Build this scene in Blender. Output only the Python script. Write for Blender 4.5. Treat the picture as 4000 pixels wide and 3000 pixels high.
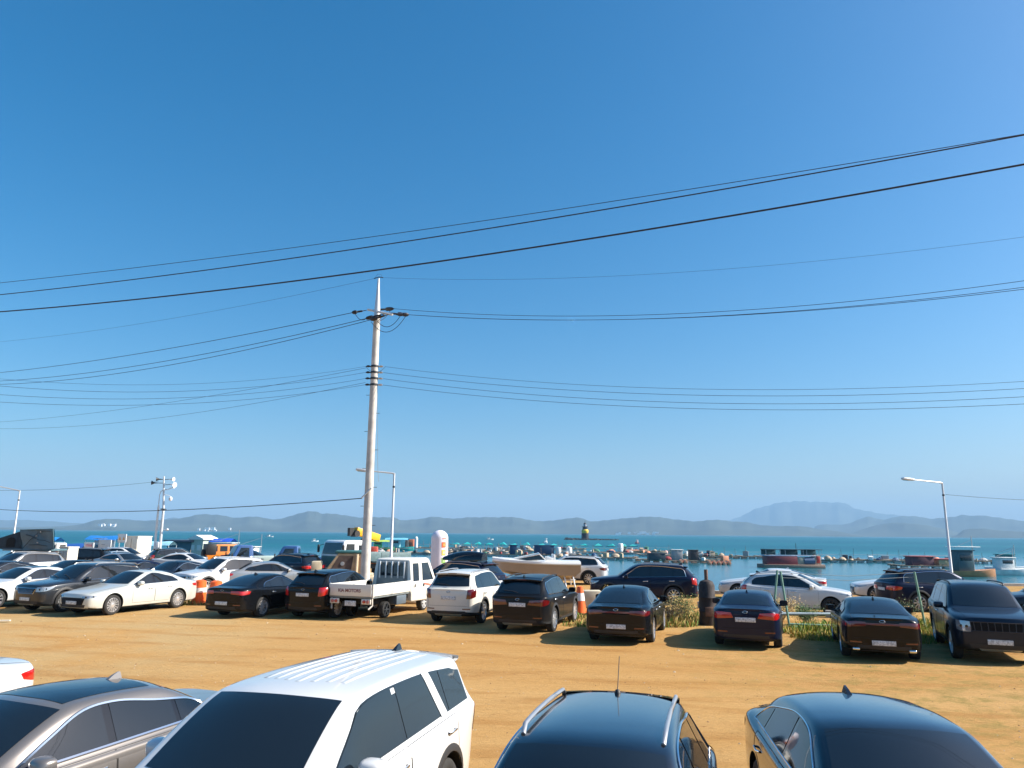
import bpy, bmesh, math, random
import numpy as np
from mathutils import Vector, Matrix
from mathutils.bvhtree import BVHTree
R_ = math.radians
for _o in list(bpy.data.objects):
    bpy.data.objects.remove(_o, do_unlink=True)
SC = bpy.context.scene
COL = SC.collection

# ------------------------------------------------------------------ camera, sky, sun, exposure
CAM_H = 2.95
PITCH, ROLL = 11.37, 0.48
cam_d = bpy.data.cameras.new('camera')
cam_d.sensor_fit = 'HORIZONTAL'; cam_d.sensor_width = 36.0
cam_d.lens = 36.0 * 2900.0 / 4000.0
cam_d.clip_start = 0.1; cam_d.clip_end = 60000.0
cam = bpy.data.objects.new('camera', cam_d); COL.objects.link(cam)
_th, _r = R_(PITCH), R_(ROLL)
_f = Vector((0, math.cos(_th), math.sin(_th))); _u = Vector((0, -math.sin(_th), math.cos(_th))); _x = Vector((1, 0, 0))
_x2 = math.cos(_r) * _x + math.sin(_r) * _u; _u2 = -math.sin(_r) * _x + math.cos(_r) * _u
_m = Matrix((_x2, _u2, -_f)).transposed().to_4x4(); _m.translation = Vector((0, 0, CAM_H))
cam.matrix_world = _m
SC.camera = cam

SUN_EL, SUN_AZ = 36.0, 91.0          # azimuth clockwise from the view direction (+Y)
W = bpy.data.worlds.new('World'); SC.world = W; W.use_nodes = True
_nt = W.node_tree; _nt.nodes.clear()
_sky = _nt.nodes.new('ShaderNodeTexSky'); _sky.sky_type = 'NISHITA'; _sky.sun_disc = False
_sky.sun_elevation = R_(SUN_EL); _sky.sun_rotation = R_(SUN_AZ)
_sky.altitude = 0; _sky.air_density = 1.0; _sky.dust_density = 2.0; _sky.ozone_density = 4.0
_hs = _nt.nodes.new('ShaderNodeHueSaturation'); _hs.inputs['Hue'].default_value = 0.492; _hs.inputs['Saturation'].default_value = 1.44; _hs.inputs['Value'].default_value = 1.0
_bg = _nt.nodes.new('ShaderNodeBackground'); _bg.inputs['Strength'].default_value = 0.085
_wo = _nt.nodes.new('ShaderNodeOutputWorld')
_nt.links.new(_sky.outputs[0], _hs.inputs['Color']); _nt.links.new(_hs.outputs[0], _bg.inputs['Color']); _nt.links.new(_bg.outputs[0], _wo.inputs['Surface'])

sun_d = bpy.data.lights.new('sun', 'SUN'); sun_d.energy = 5.0; sun_d.angle = R_(0.53); sun_d.color = (1.0, 0.93, 0.82)
sun = bpy.data.objects.new('sun', sun_d); COL.objects.link(sun)
_sd = Vector((math.sin(R_(SUN_AZ)) * math.cos(R_(SUN_EL)), math.cos(R_(SUN_AZ)) * math.cos(R_(SUN_EL)), math.sin(R_(SUN_EL))))
sun.rotation_euler = (-_sd).to_track_quat('-Z', 'Y').to_euler()
sun.location = (40, 0, 60)

SC.view_settings.view_transform = 'Standard'; SC.view_settings.look = 'None'
SC.view_settings.gamma = 1.0; SC.view_settings.use_curve_mapping = False
SC.view_settings.exposure = 1.0
SC.render.engine = 'CYCLES'
SC.cycles.use_denoising = True
try:
    SC.cycles.denoiser = 'OPENIMAGEDENOISE'
    SC.cycles.denoising_input_passes = 'RGB_ALBEDO_NORMAL'
except Exception:
    pass
SC.cycles.max_bounces = 6; SC.cycles.diffuse_bounces = 3; SC.cycles.glossy_bounces = 3
SC.cycles.transmission_bounces = 3; SC.cycles.volume_bounces = 0
SC.cycles.caustics_reflective = False; SC.cycles.caustics_refractive = False

# ------------------------------------------------------------------ materials
MATS = {}
def nodes(m):
    m.use_nodes = True
    return m.node_tree, m.node_tree.nodes['Principled BSDF']
def simple(name, col, rough=0.6, metal=0.0, coat=0.0, var=0.0, vscale=6.0, spec=0.5, bump=0.0, bscale=40.0):
    if name in MATS: return MATS[name]
    m = bpy.data.materials.new(name); nt, b = nodes(m)
    b.inputs['Base Color'].default_value = (*col, 1); b.inputs['Roughness'].default_value = rough
    b.inputs['Metallic'].default_value = metal; b.inputs['Coat Weight'].default_value = coat
    b.inputs['Coat Roughness'].default_value = 0.04; b.inputs['Specular IOR Level'].default_value = spec
    if var > 0 or bump > 0:
        tc = nt.nodes.new('ShaderNodeTexCoord')
        n = nt.nodes.new('ShaderNodeTexNoise'); n.inputs['Scale'].default_value = vscale; n.inputs['Detail'].default_value = 5
        nt.links.new(tc.outputs['Object'], n.inputs['Vector'])
        if var > 0:
            mr = nt.nodes.new('ShaderNodeMapRange'); mr.inputs[1].default_value = 0.3; mr.inputs[2].default_value = 0.7
            mr.inputs[3].default_value = 1 - var; mr.inputs[4].default_value = 1 + var
            nt.links.new(n.outputs[0], mr.inputs[0])
            mx = nt.nodes.new('ShaderNodeMix'); mx.data_type = 'RGBA'; mx.blend_type = 'MULTIPLY'; mx.inputs[0].default_value = 1
            mx.inputs[6].default_value = (*col, 1); nt.links.new(mr.outputs[0], mx.inputs[7])
            nt.links.new(mx.outputs[2], b.inputs['Base Color'])
        if bump > 0:
            n2 = nt.nodes.new('ShaderNodeTexNoise'); n2.inputs['Scale'].default_value = bscale; n2.inputs['Detail'].default_value = 4
            nt.links.new(tc.outputs['Object'], n2.inputs['Vector'])
            bp = nt.nodes.new('ShaderNodeBump'); bp.inputs['Strength'].default_value = bump; bp.inputs['Distance'].default_value = 0.02
            nt.links.new(n2.outputs[0], bp.inputs['Height']); nt.links.new(bp.outputs[0], b.inputs['Normal'])
    MATS[name] = m
    return m
def paint(name, col, metal=0.0, rough=0.35, dirt=0.35, coat=1.0):
    """car paint: coloured base, clear coat, road dust thrown up over the sills"""
    key = 'paint_' + name
    if key in MATS: return MATS[key]
    m = bpy.data.materials.new(key); nt, b = nodes(m)
    b.inputs['Metallic'].default_value = metal
    b.inputs['Coat Weight'].default_value = coat; b.inputs['Coat Roughness'].default_value = 0.03
    b.inputs['Specular IOR Level'].default_value = 0.5 if max(col) > 0.1 else 0.06
    tc = nt.nodes.new('ShaderNodeTexCoord')
    sp = nt.nodes.new('ShaderNodeSeparateXYZ'); nt.links.new(tc.outputs['Object'], sp.inputs[0])
    n = nt.nodes.new('ShaderNodeTexNoise'); n.inputs['Scale'].default_value = 5; n.inputs['Detail'].default_value = 6
    nt.links.new(tc.outputs['Object'], n.inputs['Vector'])
    mr = nt.nodes.new('ShaderNodeMapRange'); mr.inputs[1].default_value = 0.85; mr.inputs[2].default_value = 0.2
    mr.inputs[3].default_value = 0.04; mr.inputs[4].default_value = 1.0
    nt.links.new(sp.outputs[2], mr.inputs[0])
    mu = nt.nodes.new('ShaderNodeMath'); mu.operation = 'MULTIPLY'; nt.links.new(mr.outputs[0], mu.inputs[0]); nt.links.new(n.outputs[0], mu.inputs[1])
    mu2 = nt.nodes.new('ShaderNodeMath'); mu2.operation = 'MULTIPLY'; mu2.inputs[1].default_value = dirt; nt.links.new(mu.outputs[0], mu2.inputs[0])
    mx = nt.nodes.new('ShaderNodeMix'); mx.data_type = 'RGBA'; mx.inputs[6].default_value = (*col, 1); mx.inputs[7].default_value = (0.22, 0.15, 0.09, 1)
    nt.links.new(mu2.outputs[0], mx.inputs[0]); nt.links.new(mx.outputs[2], b.inputs['Base Color'])
    ad = nt.nodes.new('ShaderNodeMath'); ad.operation = 'ADD'; ad.inputs[1].default_value = rough; nt.links.new(mu2.outputs[0], ad.inputs[0])
    nt.links.new(ad.outputs[0], b.inputs['Roughness'])
    cr = nt.nodes.new('ShaderNodeMath'); cr.operation = 'MULTIPLY_ADD'; cr.inputs[1].default_value = 0.5; cr.inputs[2].default_value = 0.03
    nt.links.new(mu2.outputs[0], cr.inputs[0]); nt.links.new(cr.outputs[0], b.inputs['Coat Roughness'])
    MATS[key] = m
    return m
GLASS = simple('tinted_glass', (0.008, 0.011, 0.014), 0.03, spec=0.9)
BLACKP = simple('black_plastic', (0.018, 0.018, 0.02), 0.55)
GLOSSB = simple('gloss_black', (0.006, 0.006, 0.007), 0.12, coat=0.5)
GRILLEB = simple('grille_black', (0.008, 0.008, 0.009), 0.5, spec=0.12)
RUBBER = simple('tyre_rubber', (0.022, 0.021, 0.02), 0.85, var=0.4, vscale=9)
CHROME = simple('chrome', (0.75, 0.76, 0.78), 0.12, metal=1.0)
ALLOY = simple('alloy', (0.74, 0.74, 0.75), 0.30, metal=0.75, var=0.15, vscale=8)
DALLOY = simple('dark_alloy', (0.07, 0.07, 0.075), 0.35, metal=0.8)
LENS = simple('lamp_lens', (0.42, 0.44, 0.46), 0.06, metal=0.55, coat=1)
REDL = simple('red_lens', (0.42, 0.010, 0.008), 0.10, coat=1, spec=0.7)
DREDL = simple('smoked_red_lens', (0.11, 0.006, 0.006), 0.10, coat=1, spec=0.7)
AMBER = simple('amber_lens', (0.75, 0.22, 0.02), 0.12, coat=1)
PLATE = simple('plate_white', (0.56, 0.57, 0.58), 0.45, var=0.45, vscale=26)
UNDER = simple('underbody', (0.010, 0.010, 0.010), 0.9)
SILVERP = simple('silver_trim', (0.45, 0.45, 0.46), 0.35, metal=0.7)

# ------------------------------------------------------------------ mesh helpers
class MB:
    """collects geometry for ONE mesh"""
    def __init__(s): s.v = []; s.f = []; s.mi = []
    def add(s, vs, fs, mi=0):
        o = len(s.v); s.v.extend([tuple(p) for p in vs]); s.f.extend([tuple(i + o for i in f) for f in fs]); s.mi.extend([mi] * len(fs)); return s
    def box(s, c, d, mi=0, rot=None):
        hx, hy, hz = d[0] / 2, d[1] / 2, d[2] / 2
        vs = [Vector((x, y, z)) for x in (-hx, hx) for y in (-hy, hy) for z in (-hz, hz)]
        if rot is not None: vs = [rot @ v for v in vs]
        vs = [v + Vector(c) for v in vs]
        return s.add(vs, [(0, 1, 3, 2), (4, 6, 7, 5), (0, 4, 5, 1), (2, 3, 7, 6), (0, 2, 6, 4), (1, 5, 7, 3)], mi)
    def bbox(s, c, d, bev=0.03, mi=0, rot=None):
        """box with chamfered edges (rounded look once smooth shaded by angle)"""
        bm = bmesh.new(); bmesh.ops.create_cube(bm, size=1.0)
        bmesh.ops.scale(bm, vec=d, verts=bm.verts)
        bmesh.ops.bevel(bm, geom=list(bm.edges), offset=min(bev, min(d) * 0.45), segments=2, profile=0.5, affect='EDGES')
        M = (rot.to_4x4() if rot is not None else Matrix.Identity(4)); M.translation = Vector(c)
        bm.transform(M); bm.verts.index_update()
        s.add([v.co[:] for v in bm.verts], [[v.index for v in f.verts] for f in bm.faces], mi); bm.free(); return s
    def tube(s, pts, r, n=6, mi=0, cap=True, closed=False):
        pts = [Vector(p) for p in pts]; k = len(pts); rr = r if hasattr(r, '__len__') else [r] * k
        rings = []; up = None
        for i, p in enumerate(pts):
            a = pts[i - 1] if (i > 0 or closed) else p; b = pts[(i + 1) % k] if (i < k - 1 or closed) else p
            t = (b - a).normalized() if (b - a).length > 1e-9 else Vector((0, 0, 1))
            if up is None: up = Vector((0, 0, 1)) if abs(t.z) < 0.9 else Vector((1, 0, 0))
            x = t.cross(up)
            if x.length < 1e-6: x = t.orthogonal()
            x.normalize(); y = x.cross(t).normalized(); up = y
            rings.append([p + rr[i] * (math.cos(2 * math.pi * j / n) * x + math.sin(2 * math.pi * j / n) * y) for j in range(n)])
        vs = [v for rg in rings for v in rg]; fs = []
        for i in range(k - 1 + (1 if closed else 0)):
            i2 = (i + 1) % k
            for j in range(n):
                fs.append((i * n + j, i * n + (j + 1) % n, i2 * n + (j + 1) % n, i2 * n + j))
        if cap and not closed:
            fs.append(tuple(range(n))[::-1]); fs.append(tuple((k - 1) * n + j for j in range(n)))
        return s.add(vs, fs, mi)
    def lathe(s, prof, n=24, mi=0, axis='z', c=(0, 0, 0), cap=True):
        vs = []; fs = []; k = len(prof)
        for (r, h) in prof:
            for j in range(n):
                a = 2 * math.pi * j / n
                x, y = r * math.cos(a), r * math.sin(a)
                p = (x, y, h) if axis == 'z' else ((x, h, y) if axis == 'y' else (h, x, y))
                vs.append((p[0] + c[0], p[1] + c[1], p[2] + c[2]))
        for i in range(k - 1):
            for j in range(n):
                fs.append((i * n + j, i * n + (j + 1) % n, (i + 1) * n + (j + 1) % n, (i + 1) * n + j))
        if cap:
            if prof[0][0] > 1e-4: fs.append(tuple(range(n))[::-1])
            if prof[-1][0] > 1e-4: fs.append(tuple((k - 1) * n + j for j in range(n)))
        return s.add(vs, fs, mi)
    def grid(s, P, mi=0):
        a, b = len(P), len(P[0])
        return s.add([p for row in P for p in row], [(i * b + j, i * b + j + 1, (i + 1) * b + j + 1, (i + 1) * b + j) for i in range(a - 1) for j in range(b - 1)], mi)
    def prism(s, poly, ext, mi=0):
        """polygon (list of 3D points) pushed along vector ext"""
        n = len(poly); e = Vector(ext); a = [Vector(p) for p in poly]
        return s.add(a + [p + e for p in a], [tuple(range(n))[::-1], tuple(range(n, 2 * n))] + [(i, (i + 1) % n, n + (i + 1) % n, n + i) for i in range(n)], mi)
    def mesh(s, name, mats=(), smooth=35, fix=False):
        me = bpy.data.meshes.new(name); me.from_pydata(s.v, [], s.f)
        if mats is not None:
            for m in (mats if isinstance(mats, (list, tuple)) else [mats]): me.materials.append(m)
        if any(s.mi): me.polygons.foreach_set('material_index', s.mi)
        if fix:
            bm = bmesh.new(); bm.from_mesh(me); bmesh.ops.recalc_face_normals(bm, faces=bm.faces); bm.to_mesh(me); bm.free()
        if smooth:
            me.polygons.foreach_set('use_smooth', [True] * len(me.polygons))
            if smooth < 180: me.set_sharp_from_angle(angle=R_(smooth))
        me.update()
        return me

def link(name, me, parent=None, loc=None, rot=None, **props):
    o = bpy.data.objects.new(name, me); COL.objects.link(o)
    if parent is not None: o.parent = parent
    if loc is not None: o.location = loc
    if rot is not None: o.rotation_euler = rot
    for k, v in props.items():
        if v is not None: o[k] = v
    return o
def thing(name, label, cat, loc=(0, 0, 0), rz=0.0, group=None):
    return link(name, None, None, loc, (0, 0, R_(rz)), label=label, category=cat, group=group)
def piece(name, mb, mats, parent=None, smooth=35, loc=None, rot=None, fix=False, **props):
    return link(name, mb.mesh(name, mats, smooth, fix), parent, loc, rot, **props)
# ------------------------------------------------------------------ cars
def lin(a, b, t): return a + (b - a) * t
def interp(pts, n):
    """resample a polyline (list of tuples) to n points by Catmull-Rom through chord length"""
    P = np.array(pts, float)
    if len(P) == 1: return np.repeat(P, n, 0)
    if len(P) == 2: return np.array([lin(P[0], P[1], t) for t in np.linspace(0, 1, n)])
    d = np.r_[0, np.cumsum(np.linalg.norm(np.diff(P, axis=0), axis=1))]; d /= d[-1]
    out = []
    for t in np.linspace(0, 1, n):
        i = min(max(np.searchsorted(d, t) - 1, 0), len(P) - 2)
        s = (t - d[i]) / (d[i + 1] - d[i] + 1e-12)
        p0, p1, p2, p3 = P[max(i - 1, 0)], P[i], P[i + 1], P[min(i + 2, len(P) - 1)]
        m1 = (p2 - p0) / 2; m2 = (p3 - p1) / 2
        out.append((2 * s**3 - 3 * s**2 + 1) * p1 + (s**3 - 2 * s**2 + s) * m1 + (-2 * s**3 + 3 * s**2) * p2 + (s**3 - s**2) * m2)
    return np.array(out)
def pl(pts, n):
    P = np.array(pts, float)
    if len(P) == 1: return np.repeat(P, n, 0)
    d = np.r_[0, np.cumsum(np.linalg.norm(np.diff(P, axis=0), axis=1))]; d /= max(d[-1], 1e-9)
    t = np.linspace(0, 1, n)
    return np.stack([np.interp(t, d, P[:, k]) for k in range(P.shape[1])], 1)

_TMP = []
def subdivided(vs, fs, creases, level):
    me = bpy.data.meshes.new('tmp'); me.from_pydata(vs, [], fs)
    at = me.attributes.new('crease_edge', 'FLOAT', 'EDGE')
    val = [0.0] * len(me.edges)
    for e in me.edges:
        val[e.index] = creases.get((min(e.vertices), max(e.vertices)), 0.0)
    at.data.foreach_set('value', val)
    o = bpy.data.objects.new('tmp', me); COL.objects.link(o)
    md = o.modifiers.new('s', 'SUBSURF'); md.levels = level; md.render_levels = level
    return o

class Style: pass

def make_style(key, L=4.85, Wd=1.86, H=1.45, wb=2.80, fo=0.93, R=0.335, gc=0.20, hz0=0.74, cowl_x=1.55, cowl_z=0.97,
               wst_x=2.30, rr_x=3.35, rg_x=4.15, deck_z=1.02, tail_z=0.99, belt=0.93, belt_r=0.98, roof_y=0.66, drop=0.05,
               kind='sedan', rails=False, cladding=False, lvl=2, trim='chrome', trimr=0.010, rim='alloy', spokes=10, tl='bar', hl='slim',
               dlo_end=None, ribs=False, sunroof=False, antenna='fin', doors=True, grille='wide', quarter=0.78, exhaust=False,
               wiper=False, hood_crown=0.03, plate_z=None, nose=0.10, tailr=0.10, handle=CHROME, seams=True, dlo_drop=0.0, dlo_rear_z=None, ws_in=0.055, cpillar=None, mirror_u=0.42):
    S = Style(); S.key = key; S.L, S.W, S.H, S.R, S.wb, S.fo = L, Wd, H, R, wb, fo
    hw = Wd / 2; X = lambda u: L / 2 - u
    fa, ra = fo, fo + wb
    S.parts = []           # (name, mesh, mats or None=paint, parent index, loc, rot, label)
    zb = gc
    # ---- cage: nine curves (bottom centre .. roof centre) by stations nose .. tail
    st = []
    def station(us, ys, zs): st.append([(us[j], ys[j] * hw, zs[j]) for j in range(9)])
    zm = 0.52 * belt + 0.06
    hood = lambda u: lin(hz0, cowl_z, (u / cowl_x) ** 0.75)
    def low(u, wf, zbo=0.0):
        return [0, 0.72 * wf, 0.955 * wf, 1.0 * wf, 0.965 * wf], [zb + zbo, zb + zbo, zb + zbo + 0.06, zm, None]
    # nose cap
    def hoodst(u, wf, zbo=0.0, ux=0.0, dz=0.0):
        y, z = low(u, wf, zbo); h = hood(u) + dz
        z[4] = h - 0.075
        us = [u, u, u, u - ux * 0.2, u + ux * 0.3, u + ux, u + ux * 0.6, u + ux * 0.3, u]
        ys = y + [0.90 * wf, 0.70 * wf, 0.36 * wf, 0]
        zs = z + [h - 0.022, h + hood_crown * 0.45, h + hood_crown * 0.9, h + hood_crown]
        station(us, ys, zs)
    hoodst(nose, 0.80, 0.05, 0.03, -0.015)
    hoodst(0.30, 0.925, 0.01, 0.02)
    hoodst(fa - 0.30, 0.985)
    hoodst(fa + 0.12, 0.995)
    # cowl
    def beltz(u): return lin(belt, belt_r, min(max((u - cowl_x) / (rg_x - cowl_x), 0), 1))
    y, z = low(0, 1); z[4] = belt - 0.05
    ul = fa + R + 0.18
    station([ul, ul, ul, ul, cowl_x + 0.02, cowl_x + 0.05, cowl_x + 0.02, cowl_x - 0.06, cowl_x - 0.10],
            y + [0.915, 0.80, 0.42, 0], z + [belt + 0.012, cowl_z + 0.005, cowl_z + 0.025, cowl_z + 0.03])
    # mid windshield
    um = lin(cowl_x, wst_x, 0.52); zmw = lin(cowl_z, H - 0.05, 0.56)
    y, z = low(0, 1); z[4] = beltz(um) - 0.05
    ul = lin(ul, ra - R - 0.2, 0.22)
    station([ul] * 4 + [lin(cowl_x, wst_x, 0.45), lin(cowl_x, wst_x, 0.48), um + 0.045, um - 0.035, um - 0.07],
            y + [0.912, lin(0.80, roof_y + 0.015, 0.55), 0.40, 0], z + [beltz(um) + 0.004, zmw - 0.012, zmw + 0.012, zmw + 0.018])
    # top of windshield
    y, z = low(0, 1); z[4] = beltz(wst_x) - 0.05
    ul2 = lin(ul, ra - R - 0.2, 0.36)
    station([ul2] * 4 + [wst_x, wst_x + 0.02, wst_x + 0.13, wst_x + 0.02, wst_x - 0.02],
            y + [0.91, roof_y + 0.01, 0.37, 0], z + [beltz(wst_x), H - 0.085, H - 0.035, H - 0.028])
    # roof middle
    uc = lin(wst_x, rr_x, 0.42)
    y, z = low(0, 1); z[4] = beltz(uc) - 0.05
    ul3 = lin(ul2, ra - R - 0.2, 0.55)
    station([ul3] * 4 + [uc + 0.05, uc + 0.05, uc, uc, uc], y + [0.91, roof_y, 0.36, 0], z + [beltz(uc), H - 0.055, H - 0.008, H])
    # roof rear
    y, z = low(0, 1); z[4] = beltz(rr_x) - 0.045
    ul4 = ra - R - 0.16
    station([ul4] * 4 + [rr_x - 0.08, rr_x - 0.05, rr_x - 0.03, rr_x + 0.02, rr_x + 0.04],
            y + [0.905, roof_y - 0.01, 0.35, 0], z + [beltz(rr_x), H - 0.055 - drop, H - drop - 0.005, H - drop])
    # mid rear glass
    uq = lin(rr_x, rg_x, 0.52); zq = lin(H - drop, deck_z, 0.46)
    y, z = low(0, 1); z[4] = beltz(uq) - 0.04
    station([ra, ra, ra, ra, max(uq - 0.1, ra + 0.02), max(uq - 0.06, ra + 0.05), uq - 0.02, uq + 0.025, uq + 0.04],
            y + [0.90, lin(roof_y, 0.78, 0.45), 0.38, 0], z + [beltz(uq) + 0.005, zq - 0.01, zq + 0.012, zq + 0.018])
    # glass base
    wl = 0.985
    y, z = low(0, wl); z[4] = deck_z - 0.065
    ul6 = lin(ra, L, 0.42)
    station([ul6] * 4 + [max(rg_x - 0.1, ul6), rg_x - 0.07, rg_x - 0.03, rg_x + 0.02, rg_x + 0.03],
            y + [0.885, 0.745, 0.40, 0], z + [deck_z - 0.012, deck_z + 0.004, deck_z + 0.02, deck_z + 0.022])
    # deck edge / tail shoulder
    e1 = L - 0.30
    wl = 0.95
    y, z = low(0, wl, 0.02); z[4] = tail_z - 0.09
    up_ = max(e1, rg_x + 0.05)
    up_ = min(up_, L - tailr - 0.03)
    station([e1] * 4 + [max(e1, up_ - 0.1), up_, up_ + 0.02, up_ + 0.03, up_ + 0.03], y + [0.85, 0.66, 0.36, 0], z + [tail_z - 0.025, tail_z, tail_z + 0.012, tail_z + 0.014])
    # tail cap
    y, z = low(0, 0.83, 0.05); z[4] = tail_z - 0.15
    e2 = L - tailr
    station([e2 + 0.02, e2 + 0.02, e2 + 0.03, e2 + 0.01, e2 + 0.03, e2 + 0.01, e2 + 0.04, e2 + 0.06, e2 + 0.07], y + [0.745, 0.60, 0.34, 0],
            z + [tail_z - 0.055, tail_z - 0.012, tail_z - 0.004, tail_z - 0.002])
    n = len(st); vs = []; idx = {}
    for i, s in enumerate(st):
        for j, (u, yy, zz) in enumerate(s):
            vs.append((X(u), yy, zz)); idx[(i, j, 1)] = len(vs) - 1
            if j in (0, 8): idx[(i, j, -1)] = idx[(i, j, 1)]
            else:
                vs.append((X(u), -yy, zz)); idx[(i, j, -1)] = len(vs) - 1
    fs = []; cr = {}
    def crease(a, b, w): cr[(min(a, b), max(a, b))] = max(w, cr.get((min(a, b), max(a, b)), 0))
    for sd in (1, -1):
        for i in range(n - 1):
            for j in range(8):
                q = [idx[(i, j, sd)], idx[(i + 1, j, sd)], idx[(i + 1, j + 1, sd)], idx[(i, j + 1, sd)]]
                fs.append(q if sd == 1 else q[::-1])
            crease(idx[(i, 1, sd)], idx[(i + 1, 1, sd)], 0.9)
            crease(idx[(i, 2, sd)], idx[(i + 1, 2, sd)], 0.5)
            crease(idx[(i, 4, sd)], idx[(i + 1, 4, sd)], 0.35)
            if 4 <= i <= 8: crease(idx[(i, 5, sd)], idx[(i + 1, 5, sd)], 0.55); crease(idx[(i, 6, sd)], idx[(i + 1, 6, sd)], 0.45)
        for j in range(5, 8):
            crease(idx[(4, j, sd)], idx[(4, j + 1, sd)], 0.7)
            crease(idx[(6, j, sd)], idx[(6, j + 1, sd)], 0.3)
            crease(idx[(8, j, sd)], idx[(8, j + 1, sd)], 0.35 if kind == 'sedan' else 0.75)
            crease(idx[(10, j, sd)], idx[(10, j + 1, sd)], 0.6)
        for (i0, uend, bul) in ((0, nose - 0.10, -1), (n - 1, L - tailr + 0.10, 1)):
            for j in range(1, 8): crease(idx[(i0, j, sd)], idx[(i0, j + 1, sd)], 0.35)
    for (i0, ue, flip) in ((0, 0.0, False), (n - 1, L, True)):
        c = {1: idx[(i0, 0, 1)], 7: idx[(i0, 8, 1)]}
        for j in range(2, 7):
            zz = st[i0][j][2]; k = (0.9, 1.0, 0.9, 0.6, 0.3)[j - 2]
            sgn = -1 if not flip else 1
            uu = (ue + (0.02 if j in (2,) else 0.0)) if not flip else ue - (0.02 if j in (2,) else 0.0)
            if j >= 5: uu = lin(ue, st[i0][8][0], 0.4 * (j - 4) / 2 + 0.2)
            vs.append((X(uu), 0, zz)); c[j] = len(vs) - 1
        for sd in (1, -1):
            for j in range(1, 7):
                q = [idx[(i0, j, sd)], idx[(i0, j + 1, sd)], c[j + 1], c[j]]
                q = q if (sd == 1) != flip else q[::-1]
                fs.append(q)
    o = subdivided(vs, fs, cr, lvl)
    dg = bpy.context.evaluated_depsgraph_get(); dg.update()
    ev = o.evaluated_get(dg).to_mesh()
    bm = bmesh.new(); bm.from_mesh(ev); bmesh.ops.recalc_face_normals(bm, faces=bm.faces)
    bvh = BVHTree.FromBMesh(bm)
    S.bvh = bvh
    # wheel arches by boolean
    cut = MB()
    for u in (fa, ra):
        for sd in (1, -1):
            aR = R + 0.055
            cut.lathe([(aR, -0.18), (aR, 0.18)], n=40, axis='y', c=(X(u), sd * (hw - 0.14), R + 0.015))
    cm = cut.mesh('cut', None, smooth=0, fix=True); co = bpy.data.objects.new('cut', cm); COL.objects.link(co)
    full = bpy.data.meshes.new('full'); bm.to_mesh(full); bm.free()
    fo_ = bpy.data.objects.new('full', full); COL.objects.link(fo_)
    full.materials.append(BLACKP); full.materials.append(UNDER)
    cm.materials.append(BLACKP); cm.materials.append(UNDER); cm.polygons.foreach_set('material_index', [1] * len(cm.polygons))
    md = fo_.modifiers.new('b', 'BOOLEAN'); md.operation = 'DIFFERENCE'; md.solver = 'EXACT'; md.object = co; md.material_mode = 'INDEX'
    dg = bpy.context.evaluated_depsgraph_get(); dg.update()
    body = bpy.data.meshes.new_from_object(fo_.evaluated_get(dg)); body.name = key + '_body'
    for oo in (o, co, fo_): bpy.data.objects.remove(oo, do_unlink=True)
    mi = np.zeros(len(body.polygons), int); body.polygons.foreach_get('material_index', mi)
    ce = np.zeros(len(body.polygons) * 3); no = np.zeros(len(body.polygons) * 3)
    body.polygons.foreach_get('center', ce); body.polygons.foreach_get('normal', no)
    ce = ce.reshape(-1, 3); no = no.reshape(-1, 3)
    mi[(no[:, 2] < -0.6) & (ce[:, 2] < zb + 0.12)] = 1
    if cladding: mi[(ce[:, 2] < zb + 0.17)] = 1
    body.polygons.foreach_set('material_index', mi)
    body.polygons.foreach_set('use_smooth', [True] * len(body.polygons)); body.set_sharp_from_angle(angle=R_(50)); body.update()
    S.parts.append(('body', body, 'PAINT', None, None, None))

    # ---- panels pressed onto the shell
    def hit(p, d, off):
        h = bvh.ray_cast(Vector(p), Vector(d))
        if h[0] is None: h = bvh.find_nearest(Vector(p) + Vector(d) * 2.0)
        nn = h[1]
        if nn.dot(Vector(d)) > 0: nn = -nn
        return h[0] + nn * off
    def side(u, z, sd, off): return hit((X(u), sd * 3, z), (0, -sd, 0), off)
    def top(u, y, off): return hit((X(u), y, 4), (0, 0, -1), off)
    def rear(y, z, off): return hit((-L, y, z), (1, 0, 0), off)
    def front(y, z, off): return hit((L, y, z), (-1, 0, 0), off)
    def near(u, y, z, off):
        h = bvh.find_nearest(Vector((X(u), y, z)))
        return h[0] + h[1] * off
    S.side, S.top, S.rear, S.front, S.near = side, top, rear, front, near
    def patch(fn, bot, tp, off, nu=14, nv=5, sd=None, curve=True):
        f = interp if curve else pl
        B, T = f(bot, nu), f(tp, nu)
        G = []
        for k in range(nv):
            t = k / (nv - 1); row = lin(B, T, t)
            if sd is None: G.append([fn(*r, off) for r in row])
            else: G.append([fn(*r, sd, off) for r in row])
        return G
    def addp(name, mb, mat, parent=0, smooth=60, fix=False):
        S.parts.append((name, mb.mesh(key + '_' + name, None if mat == 'PAINT' else mat, smooth, fix), 'PAINT' if mat == 'PAINT' else None, parent, None, None))
        if mat == 'PAINT': S.parts[-1][1].materials.append(BLACKP)
        return len(S.parts) - 1
    def outline(G): return [g for g in G[0]] + [G[k][-1] for k in range(1, len(G))] + list(G[-1][::-1])[1:] + [G[k][0] for k in range(len(G) - 2, 0, -1)]
    # windscreen
    zc, zt_ = cowl_z + 0.05, H - 0.06
    wb_, wt_ = (0.79 - ws_in) * hw, (roof_y - ws_in) * hw
    us0, us1 = cowl_x + 0.03, wst_x - 0.02
    bot = [(us0 + 0.03, -wb_), (us0 - 0.07, -wb_ * 0.5), (us0 - 0.10, 0), (us0 - 0.07, wb_ * 0.5), (us0 + 0.03, wb_)]
    tp = [(us1 + 0.08, -wt_), (us1 + 0.01, -wt_ * 0.5), (us1 - 0.01, 0), (us1 + 0.01, wt_ * 0.5), (us1 + 0.08, wt_)]
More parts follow.
